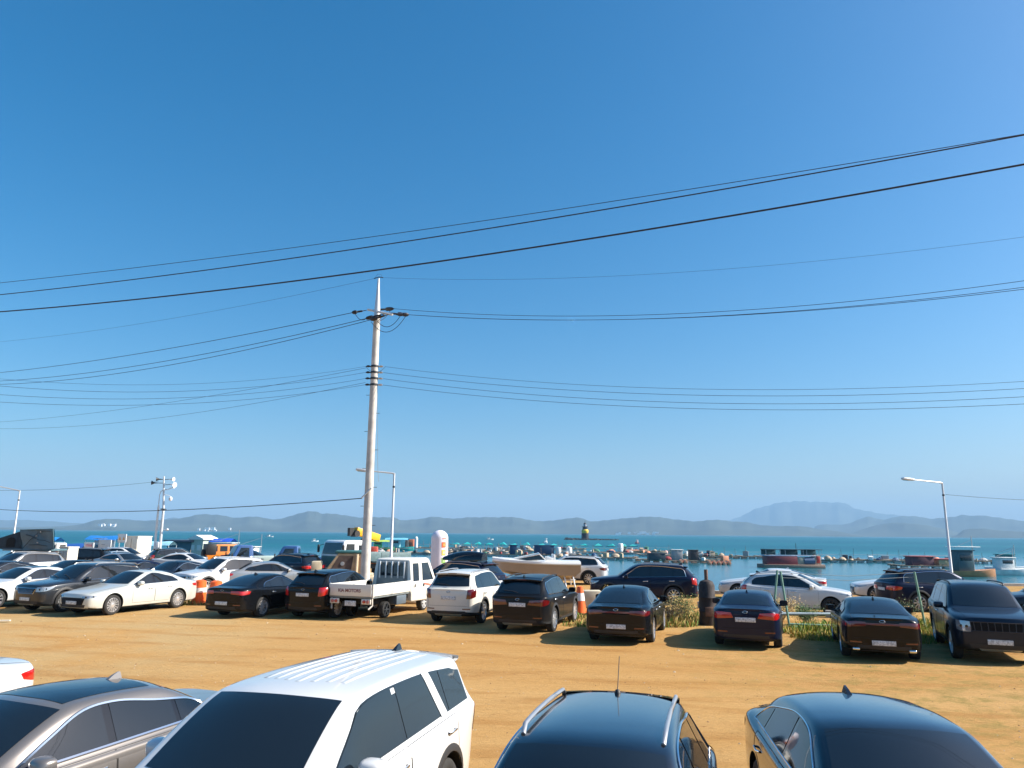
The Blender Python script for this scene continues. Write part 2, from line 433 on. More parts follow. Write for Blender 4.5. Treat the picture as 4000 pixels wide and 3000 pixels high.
    addp('windshield', MB().grid(patch(top, bot, tp, 0.004, 18, 10)), GLASS)
    if wiper:
        w = MB()
        for y0, y1 in ((-0.1, -0.55), (0.55, 0.05)):
            w.tube([top(us0 - 0.06 + 0.0, y0 * hw * 1.1, 0.02), top(us0 + 0.02, lin(y0, y1, 0.5) * hw * 1.1, 0.022), top(us0 + 0.09, y1 * hw * 1.1, 0.02)], 0.010, 5)
        addp('wiper', w, BLACKP)
    # rear glass
    if kind == 'sedan':
        bot = [(rg_x - 0.05, -0.70 * hw), (rg_x + 0.0, 0), (rg_x - 0.05, 0.70 * hw)]
        tp = [(rr_x + 0.05, -(roof_y - 0.10) * hw), (rr_x + 0.09, 0), (rr_x + 0.05, (roof_y - 0.10) * hw)]
        addp('rear_window', MB().grid(patch(top, bot, tp, 0.004, 18, 9)), GLASS)
    else:
        z0, z1 = deck_z + 0.05, H - drop - 0.10
        bot = [(-0.70 * hw, z0), (0, z0 - 0.01), (0.70 * hw, z0)]; tp = [(-(roof_y - 0.09) * hw, z1 - 0.02), (0, z1), ((roof_y - 0.09) * hw, z1 - 0.02)]
        addp('rear_window', MB().grid(patch(rear, bot, tp, 0.004, 18, 9)), GLASS)
        sp = MB()
        P1 = [(rr_x - 0.02, H - drop - 0.005), (rr_x + 0.20, H - drop - 0.035)]
        ys_ = np.linspace(-(roof_y - 0.04) * hw, (roof_y - 0.04) * hw, 9)
        up_r = [[Vector((X(u), yv, z - 0.025 * (yv / hw) ** 2 * 3)) for yv in ys_] for (u, z) in (P1[0], P1[1])]
        dn_r = [[Vector((X(u), yv, z - 0.025 * (yv / hw) ** 2 * 3)) for yv in ys_] for (u, z) in ((P1[1][0] - 0.01, P1[1][1] - 0.035), (P1[0][0] + 0.02, P1[0][1] - 0.09))]
        sp.grid([up_r[0], up_r[1], dn_r[0], dn_r[1], up_r[0]])
        si = addp('spoiler', sp, 'PAINT', smooth=40)
        addp('brake_light', MB().box((X(P1[1][0] + 0.0), 0, P1[1][1] - 0.02), (0.012, 0.30, 0.018)), DREDL, si)
        if wiper is not None:
            addp('wiper', MB().tube([rear(0.02, deck_z + 0.06, 0.015), rear(0.22 * hw, deck_z + 0.10, 0.015), rear(0.52 * hw, deck_z + 0.11, 0.015)], 0.009, 5), BLACKP)
    # side glass: dark surround with three panes
    bz = lambda u: beltz(u) + 0.035
    de = dlo_end if dlo_end is not None else (rr_x + 0.42 if kind == 'sedan' else rg_x - 0.35)
    zr = dlo_rear_z if dlo_rear_z is not None else (bz(de) + 0.02)
    a0 = cowl_x + 0.20
    topline = [(a0, bz(a0) + 0.01), (lin(a0, wst_x + 0.20, 0.55), lin(bz(a0), H - 0.145, 0.60)), (wst_x + 0.22, H - 0.135 - dlo_drop),
               (lin(wst_x, rr_x, 0.5), H - 0.115 - dlo_drop), (rr_x - 0.16, H - drop - 0.145 - dlo_drop), (lin(rr_x - 0.1, de, 0.62), lin(H - drop - 0.14, zr, 0.40)), (de, zr)]
    if kind != 'sedan':
        topline = topline[:4] + [(lin(rr_x, de, 0.25) - 0.35, H - drop - 0.12 - dlo_drop), (de - 0.16, H - drop - 0.155 - dlo_drop), (de, lin(bz(de), H - drop - 0.14, quarter))]
    TL = interp(topline, 60)
    def zt(u): return float(np.interp(u, TL[:, 0], TL[:, 1]))
    b1 = lin(a0, de, 0.44); b2 = lin(a0, de, 0.80)
    for sd in (1, -1):
        uu = np.linspace(a0, de, 26)
        G = [[side(u, lin(bz(u), zt(u), t), sd, 0.003) for u in uu] for t in np.linspace(0, 1, 5)]
        wi = addp('window_surround', MB().grid(G), GLOSSB)
        for (w0, w1) in ((a0 + 0.05, b1 - 0.045), (b1 + 0.045, b2 - 0.03), (b2 + 0.03, de - 0.04)):
            uu = np.linspace(w0, w1, 12)
            g = [[side(u, lin(bz(u) + 0.012, max(zt(u) - 0.014, bz(u) + 0.014), t), sd, 0.0065) for u in uu] for t in np.linspace(0, 1, 5)]
            addp('side_window', MB().grid(g), GLASS, wi)
        if cpillar:
            ub, ut, pw = cpillar
            G = [[side(lin(ub, ut, t) + q * pw, lin(bz(ub) - 0.01, zt(ut) + 0.012, t), sd, 0.011) for q in np.linspace(-0.5, 0.5, 5)] for t in np.linspace(0, 1, 7)]
            addp('pillar_cover', MB().grid(G), 'PAINT', wi)
        if trim != 'none':
            ol = [side(u, bz(u), sd, 0.006) for u in np.linspace(a0, de, 24)] + [side(u, zt(u), sd, 0.006) for u in np.linspace(de, a0, 40)][1:]
            addp('window_trim', MB().tube(ol, trimr, 5, closed=True), CHROME if trim == 'chrome' else GLOSSB, wi)
        # doors
        if doors:
            aR = R + 0.09
            d0, d1, d2 = cowl_x + 0.13, b1 + 0.0, ra - 0.12
            zbot = zb + 0.16
            for (q0, q1, arch) in ((d0, d1, False), (d1 + 0.012, min(b2 + 0.14, ra + 0.28), True)):
                def lowz(u):
                    dd = abs(u - ra)
                    return max(zbot, R + math.sqrt(max(aR * aR - dd * dd, 0)) + 0.02) if (arch and dd < aR) else zbot
                uu = np.linspace(q0, q1, 14)
                topz = lambda u: beltz(u) - 0.012
                G = [[side(u, lin(lowz(u), topz(u), t), sd, 0.0022) for u in uu] for t in np.linspace(0, 1, 8)]
                m = MB().grid(G)
                if seams:
                    m.tube(outline(G), 0.0035, 4, mi=1, closed=True)
                me = m.mesh(key + '_door', None, 60); me.materials.append(BLACKP); me.materials.append(UNDER)
                S.parts.append(('door', me, 'PAINT', 0, None, None)); di = len(S.parts) - 1
                hu = q1 - 0.20; hz = beltz(hu) - 0.135
                pts = [side(hu - 0.11, hz, sd, 0.008), side(hu - 0.08, hz, sd, 0.035), side(hu + 0.06, hz + 0.004, sd, 0.035), side(hu + 0.09, hz + 0.004, sd, 0.008)]
                addp('door_handle', MB().tube(pts, 0.013, 6), handle if handle != 'PAINT' else 'PAINT', di)
        # mirror
        mu_ = cowl_x + mirror_u; mz = beltz(mu_) + 0.085
        base = side(mu_, mz - 0.06, sd, -0.02)
        m = MB(); bmm = bmesh.new(); bmesh.ops.create_icosphere(bmm, subdivisions=3, radius=1)
        for v in bmm.verts:
            p = v.co; p.x = math.copysign(abs(p.x) ** 0.75, p.x); p.y = math.copysign(abs(p.y) ** 0.6, p.y); p.z = math.copysign(abs(p.z) ** 0.6, p.z)
            if p.x < -0.25: p.x = -0.25
        cy = abs(base.y) + 0.155
        m.add([(base.x + v.co.x * 0.115 + 0.02, sd * (cy + v.co.y * 0.115 - 0.0 * v.co.x), mz + v.co.z * 0.080) for v in bmm.verts], [[v.index for v in f.verts] for f in bmm.faces]); bmm.free()
        mi_ = addp('mirror', m, 'PAINT', fix=True)
        m2 = MB().tube([base, Vector((base.x - 0.0, sd * cy, mz - 0.06))], 0.028, 6)
        m2.lathe([(0.0, 0), (0.07, 0)], n=16, axis='x', c=(base.x - 0.012, sd * cy, mz))
        addp('mirror_stalk', m2, BLACKP, mi_)
    # headlights and tail lights
    for sd in (1, -1):
        h = hz0
        if hl == 'slim':
            bot = [(0.05, 0.48 * hw, h - 0.115), (0.12, 0.72 * hw, h - 0.105), (0.30, 0.93 * hw, h - 0.065), (0.52, 0.98 * hw, h - 0.02)]
            tp = [(0.09, 0.50 * hw, h - 0.045), (0.16, 0.72 * hw, h - 0.035), (0.34, 0.93 * hw, h - 0.01), (0.56, 0.97 * hw, h + 0.005)]
        elif hl == 'big':
            bot = [(0.05, 0.52 * hw, h - 0.20), (0.12, 0.72 * hw, h - 0.20), (0.28, 0.93 * hw, h - 0.15), (0.46, 0.98 * hw, h - 0.06)]
            tp = [(0.09, 0.54 * hw, h - 0.05), (0.16, 0.72 * hw, h - 0.04), (0.32, 0.93 * hw, h - 0.015), (0.52, 0.97 * hw, h + 0.01)]
        else:
            bot = [(0.05, 0.60 * hw, h - 0.30), (0.10, 0.70 * hw, h - 0.30), (0.16, 0.80 * hw, h - 0.29), (0.24, 0.92 * hw, h - 0.26)]
            tp = [(0.07, 0.60 * hw, h - 0.06), (0.12, 0.70 * hw, h - 0.055), (0.18, 0.82 * hw, h - 0.05), (0.28, 0.94 * hw, h - 0.05)]
        fx = lambda q: [(a, sd * b, c) for (a, b, c) in q]
        G = patch(near, fx(bot), fx(tp), 0.006, 14, 5)
        hi = addp('headlight', MB().grid(G), LENS)
        for k in (3, 7):
            p = G[2][k]
            addp('headlight_bulb', MB().lathe([(0.0, 0.012), (0.030, 0.010), (0.034, 0.0)], n=12, axis='x', c=(p.x, p.y, p.z)), GLOSSB, hi)
        T = tail_z
        if tl == 'bar':
            bot = [(L - 0.02, 0.40 * hw, T - 0.20), (L - 0.05, 0.62 * hw, T - 0.215), (L - 0.14, 0.85 * hw, T - 0.235), (L - 0.40, 0.97 * hw, T - 0.20)]
            tp = [(L - 0.02, 0.40 * hw, T - 0.10), (L - 0.05, 0.62 * hw, T - 0.095), (L - 0.14, 0.85 * hw, T - 0.10), (L - 0.46, 0.965 * hw, T - 0.115)]
        elif tl == 'wide':
            bot = [(L - 0.02, 0.34 * hw, T - 0.24), (L - 0.05, 0.60 * hw, T - 0.26), (L - 0.14, 0.85 * hw, T - 0.27), (L - 0.36, 0.97 * hw, T - 0.22)]
            tp = [(L - 0.02, 0.40 * hw, T - 0.11), (L - 0.05, 0.62 * hw, T - 0.095), (L - 0.14, 0.85 * hw, T - 0.09), (L - 0.42, 0.965 * hw, T - 0.13)]
        else:  # tall lamps of an SUV
            bot = [(L - 0.03, 0.66 * hw, T - 0.30), (L - 0.07, 0.76 * hw, T - 0.30), (L - 0.12, 0.87 * hw, T - 0.28), (L - 0.26, 0.96 * hw, T - 0.24)]
            tp = [(L - 0.06, 0.70 * hw, T + 0.03), (L - 0.09, 0.78 * hw, T + 0.04), (L - 0.14, 0.86 * hw, T + 0.05), (L - 0.30, 0.93 * hw, T + 0.02)]
        ti = addp('taillight', MB().grid(patch(near, fx(bot), fx(tp), 0.006, 14, 6)), REDL)
        # bumper reflector
        zrf = zb + 0.25
        bot = [(L - 0.04, 0.52 * hw, zrf), (L - 0.10, 0.80 * hw, zrf)]; tp = [(L - 0.04, 0.52 * hw, zrf + 0.03), (L - 0.10, 0.80 * hw, zrf + 0.035)]
        addp('reflector', MB().grid(patch(near, fx(bot), fx(tp), 0.005, 8, 3)), DREDL)
        if exhaust:
            p = rear(sd * 0.66 * hw, zb + 0.12, 0.0)
            addp('exhaust_tip', MB().bbox((p.x + 0.02, p.y, p.z - 0.02), (0.10, 0.16, 0.07), 0.02), CHROME)
    if tl in ('bar',):
        bot = [(-0.42 * hw, tail_z - 0.175), (0.42 * hw, tail_z - 0.175)]; tp = [(-0.42 * hw, tail_z - 0.125), (0.42 * hw, tail_z - 0.125)]
        addp('light_bar', MB().grid(patch(rear, bot, tp, 0.005, 14, 3)), DREDL)
    # deck lip
    # grille, intake, plates, badges
    if grille == 'wide':
        bot = [(-0.50 * hw, hz0 - 0.38), (0.50 * hw, hz0 - 0.38)]; tp = [(-0.62 * hw, hz0 - 0.10), (0.62 * hw, hz0 - 0.10)]
    elif grille == 'upper':
        bot = [(-0.40 * hw, hz0 - 0.27), (0.40 * hw, hz0 - 0.27)]; tp = [(-0.52 * hw, hz0 - 0.08), (0.52 * hw, hz0 - 0.08)]
    else:
        bot = [(-0.58 * hw, hz0 - 0.27), (0.58 * hw, hz0 - 0.27)]; tp = [(-0.60 * hw, hz0 - 0.07), (0.60 * hw, hz0 - 0.07)]
    G = patch(front, bot, tp, 0.004, 17, 7)
    gi = addp('grille', MB().grid(G), GRILLEB)
    fr = MB()
    if grille == 'slats':
        for k in range(1, 16, 2): fr.tube([G[0][k] + Vector((0.008, 0, 0)), G[6][k] + Vector((0.008, 0, 0))], 0.010, 5)
    else:
        for k in range(1, 6): fr.tube([p + Vector((0.004, 0, 0)) for p in G[k][1:-1]], 0.005, 4)
    fr.tube(outline(G), 0.010, 5, closed=True)
    addp('grille_frame', fr, CHROME if grille != 'dark' else GLOSSB, gi)
    G = patch(front, [(-0.62 * hw, zb + 0.10), (0.62 * hw, zb + 0.10)], [(-0.66 * hw, zb + 0.20), (0.66 * hw, zb + 0.20)], 0.005, 15, 3)
    addp('air_intake', MB().grid(G), BLACKP)
    G = patch(rear, [(-0.66 * hw, zb + 0.07), (0.66 * hw, zb + 0.07)], [(-0.62 * hw, zb + 0.20), (0.62 * hw, zb + 0.20)], 0.005, 15, 3)
    addp('rear_diffuser', MB().grid(G), BLACKP)
    if cladding:
        G = patch(front, [(-0.40 * hw, zb + 0.05), (0.40 * hw, zb + 0.05)], [(-0.46 * hw, zb + 0.10), (0.46 * hw, zb + 0.10)], 0.012, 11, 3)
        addp('skid_plate', MB().grid(G), SILVERP)
        G = patch(rear, [(-0.46 * hw, zb + 0.04), (0.46 * hw, zb + 0.04)], [(-0.50 * hw, zb + 0.11), (0.50 * hw, zb + 0.11)], 0.014, 11, 3)
        addp('skid_plate', MB().grid(G), SILVERP)
        for sd in (1, -1):
            for u in (fa, ra):
                aR = R + 0.055; a_ = np.linspace(-0.12, math.pi + 0.12, 22)
                g = []
                for rr in (aR, aR + 0.035, aR + 0.075):
                    g.append([side(u - rr * math.cos(t), max(R + 0.015 + rr * math.sin(t), zb + 0.03), sd, 0.014 if rr < aR + 0.07 else 0.002) for t in a_])
                addp('wheel_arch', MB().grid(g), BLACKP)
    pz = plate_z if plate_z is not None else (zb + 0.30 if kind == 'sedan' else tail_z - 0.30)
    p = rear(0, pz, 0.0); pq = rear(0, pz + 0.08, 0.0)
    addp('license_plate', MB().bbox((min(p.x, pq.x) - 0.008, 0, pz), (0.012, 0.52, 0.115), 0.004), PLATE)
    p = front(0, zb + 0.26, 0.0)
    addp('license_plate', MB().bbox((p.x + 0.010, 0, zb + 0.26), (0.012, 0.52, 0.115), 0.004), PLATE)
    p = rear(0, tail_z - 0.085, 0.0)
    bd = MB().tube([Vector((rear(0.062 * math.cos(t), tail_z - 0.085 + 0.028 * math.sin(t), 0.008))) for t in np.linspace(0, 2 * math.pi, 14)[:-1]], 0.006, 4, closed=True)
    addp('badge', bd, CHROME)
    # seams of bonnet and boot
    if seams:
        for sd in (1, -1):
            sm = MB(); sm.tube([top(u, sd * lin(0.66, 0.80, (u - 0.16) / (cowl_x - 0.2)) * hw, 0.001) for u in np.linspace(0.22, cowl_x - 0.02, 14)], 0.0035, 4); addp('panel_gap', sm, UNDER); sm = MB()
            if kind == 'sedan':
                sm.tube([top(u, sd * 0.71 * hw, 0.001) for u in np.linspace(rg_x, L - 0.16, 6)], 0.0035, 4)
            else:
                sm.tube([rear(sd * lin(0.76, roof_y - 0.03, max(0, (z - deck_z) / (H - deck_z))) * hw, z, 0.001) for z in np.linspace(zb + 0.30, H - drop - 0.09, 14)], 0.0035, 4)
            addp('panel_gap', sm, UNDER)
        sm = MB(); sm.tube([rear(y, zb + 0.36, 0.001) for y in np.linspace(-0.8 * hw, 0.8 * hw, 16)], 0.0035, 4)
        addp('panel_gap', sm, UNDER)
    # roof
    if rails:
        for sd in (1, -1):
            uu = np.linspace(wst_x + 0.30, rr_x - 0.06, 12)
            pts = [top(u, sd * (roof_y - 0.075) * hw, 0.045) for u in uu]
            pts = [top(uu[0] - 0.10, sd * (roof_y - 0.075) * hw, 0.0)] + pts + [top(uu[-1] + 0.10, sd * (roof_y - 0.075) * hw, 0.0)]
            addp('roof_rail', MB().tube(pts, 0.019, 6), SILVERP if rails is True else rails)
    if ribs:
        for k in range(-3, 4):
            if k == 0 and antenna: pass
            y = k * 0.135
            uu = np.linspace(wst_x + 0.32 + 0.04 * abs(k), rr_x - 0.22, 10)
            g = []
            for dy, oz in ((-0.028, 0.001), (-0.014, 0.012), (0.014, 0.012), (0.028, 0.001)):
                g.append([top(u, y + dy, oz * (0.1 if i in (0, 9) else 1) + 0.0006) for i, u in enumerate(uu)])
            addp('roof_rib', MB().grid(g), 'PAINT')
    if sunroof:
        u0, u1 = wst_x + 0.10, wst_x + (0.95 if sunroof is True else sunroof)
        yy = (roof_y - 0.13) * hw
        addp('sunroof', MB().grid(patch(top, [(u0 + 0.03, -yy), (u0 - 0.02, 0), (u0 + 0.03, yy)], [(u1, -yy * 0.98), (u1 + 0.015, 0), (u1, yy * 0.98)], 0.004, 14, 7)), GLASS)
    ua = rr_x - 0.12
    if antenna == 'fin':
        p = top(ua, 0, 0.0)
        f = MB(); prof = [(0.10, 0), (0.02, 0.045), (-0.05, 0.072), (-0.075, 0.068), (-0.085, 0)]
        for sd in (1, -1): pass
        vs_ = []
        for (dx, dz) in prof:
            w = 0.028 * (1 - dz / 0.09)
            vs_ += [(p.x + dx, w, p.z + dz), (p.x + dx, -w, p.z + dz)]
        f.add(vs_, [(2 * i, 2 * i + 1, 2 * i + 3, 2 * i + 2) for i in range(4)] + [(0, 2, 4, 6, 8), (1, 9, 7, 5, 3)])
        addp('antenna', f, 'PAINT' if trim == 'chrome' else GLOSSB, fix=True)
    elif antenna == 'rod':
        p = top(ua, 0, 0.0)
        f = MB().lathe([(0.03, 0), (0.022, 0.03), (0.0, 0.04)], n=10, c=(p.x, p.y, p.z)); f.tube([p + Vector((0, 0, 0.03)), p + Vector((-0.18, 0, 0.30))], 0.004, 5)
        addp('antenna', f, BLACKP)
    # wheels
    wm = wheel_meshes(R, {'alloy': ALLOY, 'dark': DALLOY, 'chrome': CHROME}[rim] if isinstance(rim, str) else rim, spokes)
    for u in (fa, ra):
        for sd in (1, -1):
            S.parts.append(('wheel', wm[0], None, 'ROOT', (X(u), sd * (hw - 0.035), R), (0, 0, 0 if sd == 1 else math.pi)))
            k = len(S.parts) - 1
            S.parts.append(('rim', wm[1], None, k, None, None))
    return S

_WM = {}
def wheel_meshes(R, rimmat, spokes):
    key = (round(R, 3), rimmat.name, spokes)
    if key in _WM: return _WM[key]
    w = 0.225; rr = R * 0.70
    t = MB().lathe([(rr, -w), (R - 0.03, -w), (R - 0.006, -w + 0.025), (R, -w * 0.7), (R, -w * 0.3), (R - 0.006, -0.025), (R - 0.03, -0.004), (rr + 0.03, 0.0), (rr, -0.012), (rr - 0.012, -0.03)], n=36, axis='y', cap=False)
    tyre = t.mesh('tyre', RUBBER, 40, True)
    r = MB()
    r.lathe([(rr, -0.010), (rr - 0.008, -0.008), (rr - 0.014, -0.03), (rr - 0.03, -w * 0.8)], n=36, axis='y', cap=False)
    r.lathe([(rr - 0.02, -0.10), (0.0, -0.09)], n=28, axis='y', mi=1)           # dark disc behind the spokes
    r.lathe([(0.068, -0.05), (0.068, -0.018), (0.03, -0.010), (0.0, -0.010)], n=16, axis='y', cap=False)
    for k in range(spokes):
        a = 2 * math.pi * k / spokes
        ca, sa = math.cos(a), math.sin(a)
        hw0, hw1 = 0.010 + 0.05 / spokes, 0.009 + 0.07 / spokes
        def P(rad, lat, dep): return (rad * ca - lat * sa, dep, rad * sa + lat * ca)
        vs = [P(0.05, -hw0, -0.02), P(0.05, hw0, -0.02), P(rr - 0.012, hw1, -0.016), P(rr - 0.012, -hw1, -0.016),
              P(0.05, -hw0 - 0.008, -0.06), P(0.05, hw0 + 0.008, -0.06), P(rr - 0.012, hw1 + 0.008, -0.06), P(rr - 0.012, -hw1 - 0.008, -0.06)]
        r.add(vs, [(0, 1, 2, 3), (0, 3, 7, 4), (1, 5, 6, 2)])
    rim = r.mesh('rim', [rimmat, UNDER], 30, True)
    _WM[key] = (tyre, rim)
    return _WM[key]

CARS = []
def place(S, x, y, az, paintm, label, cat='car', name='parked_car', group=None, z=0.0, repl=None, skip=()):
    """az: heading, degrees clockwise from +Y"""
    root = thing(name, label, cat, (x, y, z), 90 - az, group)
    objs = []
    for (pn, me, mk, par, loc, rot) in S.parts:
        if pn in skip: objs.append(None); continue
        p = root if (par is None or par == 'ROOT') else objs[par]
        if par == 0: p = root
        o = link(pn, me, p, loc, rot)
        if mk == 'PAINT':
            o.material_slots[0].link = 'OBJECT'; o.material_slots[0].material = paintm
        if repl and pn in repl:
            o.material_slots[0].link = 'OBJECT'; o.material_slots[0].material = repl[pn]
        objs.append(o)
    CARS.append(root)
    return root
# ------------------------------------------------------------------ the setting
SEA_Z = -2.05
rng = random.Random(7)
def sstep(a, b, t):
    t = min(max((t - a) / (b - a), 0), 1); return t * t * (3 - 2 * t)
EDGE = [(-90, 70), (-40, 68), (-10.6, 66), (-6.9, 43), (-4.2, 44), (-3.4, 50), (5.2, 50), (6.6, 39.5), (18.3, 39.5), (22, 47), (90, 52)]
def quay_edge(x): return float(np.interp(x, [e[0] for e in EDGE], [e[1] for e in EDGE]))
def ground_z(x, y):
    near = sstep(16.5, 11.5, y) * sstep(2.9, 1.9, x)
    return -0.12 * near + 0.02 * math.sin(0.55 * x + 0.3 * y) * math.sin(0.42 * y - 0.2 * x)

def ground_mat():
    m = bpy.data.materials.new('sandy_dirt'); nt, b = nodes(m); N = nt.nodes; Lk = nt.links.new
    tc = N.new('ShaderNodeTexCoord')
    def noise(scale, det=6, rough=0.6, vec=None, sx=1, sy=1):
        mp = N.new('ShaderNodeMapping'); mp.inputs['Scale'].default_value = (sx, sy, 1); mp.inputs['Rotation'].default_value = (0, 0, R_(20))
        Lk(tc.outputs['Object'], mp.inputs[0])
        n = N.new('ShaderNodeTexNoise'); n.inputs['Scale'].default_value = scale; n.inputs['Detail'].default_value = det; n.inputs['Roughness'].default_value = rough
        Lk(mp.outputs[0], n.inputs['Vector']); return n.outputs[0]
    def ramp(src, a, b_, c0=0.0, c1=1.0):
        r = N.new('ShaderNodeMapRange'); r.inputs[1].default_value = a; r.inputs[2].default_value = b_; r.inputs[3].default_value = c0; r.inputs[4].default_value = c1
        Lk(src, r.inputs[0]); return r.outputs[0]
    def mix(f, a, b_, mode='MIX'):
        x = N.new('ShaderNodeMix'); x.data_type = 'RGBA'; x.blend_type = mode
        if isinstance(f, float): x.inputs[0].default_value = f
        else: Lk(f, x.inputs[0])
        for i, v in ((6, a), (7, b_)):
            if isinstance(v, tuple): x.inputs[i].default_value = (*v, 1)
            else: Lk(v, x.inputs[i])
        return x.outputs[2]
    big = noise(0.16, 5, 0.6, sx=0.5, sy=1.7); med = noise(0.75, 7, 0.68, sx=0.32, sy=1.5); fine = noise(7, 6, 0.72, sx=0.6, sy=1.3); grit = noise(60, 3, 0.7); clod = noise(2.6, 5, 0.75, sx=0.8, sy=1.3)
    c = mix(ramp(big, 0.35, 0.62), (0.41, 0.222, 0.069), (0.46, 0.276, 0.105))
    c = mix(ramp(med, 0.49, 0.68, 0, 0.6), c, (0.310, 0.145, 0.038))
    c = mix(ramp(fine, 0.52, 0.75, 0, 0.5), c, (0.498, 0.304, 0.123))
    c = mix(ramp(clod, 0.64, 0.72, 0, 0.75), c, (0.235, 0.105, 0.026))
    # paler, trodden, stony ground to the left; olive stubble to the right
    sp = N.new('ShaderNodeSeparateXYZ'); Lk(tc.outputs['Object'], sp.inputs[0])
    ml = N.new('ShaderNodeMath'); ml.operation = 'MULTIPLY'; Lk(ramp(sp.outputs[0], -3.5, -9.5), ml.inputs[0]); Lk(ramp(noise(0.35, 4), 0.35, 0.6), ml.inputs[1])
    c = mix(ml.outputs[0], c, (0.423, 0.285, 0.128))
    mr_ = N.new('ShaderNodeMath'); mr_.operation = 'MULTIPLY'; Lk(ramp(sp.outputs[0], 3.0, 8.0), mr_.inputs[0]); Lk(ramp(noise(1.6, 7, 0.78), 0.47, 0.62, 0, 0.85), mr_.inputs[1])
    c = mix(mr_.outputs[0], c, (0.235, 0.175, 0.048))
    g = ramp(grit, 0.25, 0.75, 0.72, 1.25)
    c = mix(1.0, c, g, 'MULTIPLY')
    # wheel tracks
    wv = N.new('ShaderNodeTexWave'); wv.wave_type = 'BANDS'; wv.bands_direction = 'Y'; wv.inputs['Scale'].default_value = 0.17; wv.inputs['Distortion'].default_value = 7; wv.inputs['Detail'].default_value = 2; wv.inputs['Detail Scale'].default_value = 0.5
    mp = N.new('ShaderNodeMapping'); mp.inputs['Rotation'].default_value = (0, 0, R_(21)); Lk(tc.outputs['Object'], mp.inputs[0]); Lk(mp.outputs[0], wv.inputs['Vector'])
    tr = N.new('ShaderNodeMath'); tr.operation = 'MULTIPLY'; Lk(ramp(wv.outputs['Fac'], 0.80, 0.97), tr.inputs[0]); Lk(ramp(med, 0.4, 0.6), tr.inputs[1])
    c = mix(ramp(tr.outputs[0], 0, 1, 0, 0.5), c, (0.320, 0.156, 0.044))
    Lk(c, b.inputs['Base Color']); b.inputs['Roughness'].default_value = 0.95; b.inputs['Specular IOR Level'].default_value = 0.15
    a1 = N.new('ShaderNodeMath'); a1.operation = 'MULTIPLY_ADD'; a1.inputs[1].default_value = 0.35; Lk(fine, a1.inputs[0]); Lk(med, a1.inputs[2])
    a2 = N.new('ShaderNodeMath'); a2.operation = 'MULTIPLY_ADD'; a2.inputs[1].default_value = 0.10; Lk(grit, a2.inputs[0]); Lk(a1.outputs[0], a2.inputs[2])
    bp = N.new('ShaderNodeBump'); bp.inputs['Strength'].default_value = 0.9; bp.inputs['Distance'].default_value = 0.10
    Lk(a2.outputs[0], bp.inputs['Height']); Lk(bp.outputs[0], b.inputs['Normal'])
    return m
CONC = simple('concrete', (0.36, 0.34, 0.31), 0.85, var=0.25, vscale=1.5, bump=0.4, bscale=25)
def build_ground():
    xs = sorted(set([round(x, 2) for x in np.arange(-90, 90.01, 2.0)] + [e[0] for e in EDGE] + [round(x, 2) for x in np.arange(-14, 16, 0.5)]))
    nv = 90; P = []
    for t in np.linspace(0, 1, nv):
        row = []
        for x in xs:
            ye = quay_edge(x); y = -30 + (ye + 30) * (t if t < 1 else 1)
            z = ground_z(x, y) if t < 1 else 0.0
            row.append((x, y, z))
        P.append(row)
    m = MB().grid(P)
    piece('ground', m, ground_mat(), smooth=180, kind='structure')
    w = MB()
    for (a, b_) in zip(EDGE[:-1], EDGE[1:]):
        w.grid([[(a[0], a[1], -0.02), (b_[0], b_[1], -0.02)], [(a[0], a[1] + 0.0, -4.0), (b_[0], b_[1], -4.0)]])
    piece('quay_wall', w, CONC, smooth=0, kind='structure')
    # concrete kerb along the water
    k = MB()
    for (a, b_) in zip(EDGE[:-1], EDGE[1:]):
        A, B = Vector((*a, 0)), Vector((*b_, 0)); d = (B - A); L = d.length; d.normalize(); nrm = Vector((-d.y, d.x, 0))
        rot = Matrix((d, nrm, Vector((0, 0, 1)))).transposed()
        k.box((A + B) / 2 - nrm * 0.18 + Vector((0, 0, 0.065)), (L, 0.34, 0.19), rot=rot)
    piece('quay_kerb', k, CONC, smooth=0, kind='structure')
build_ground()

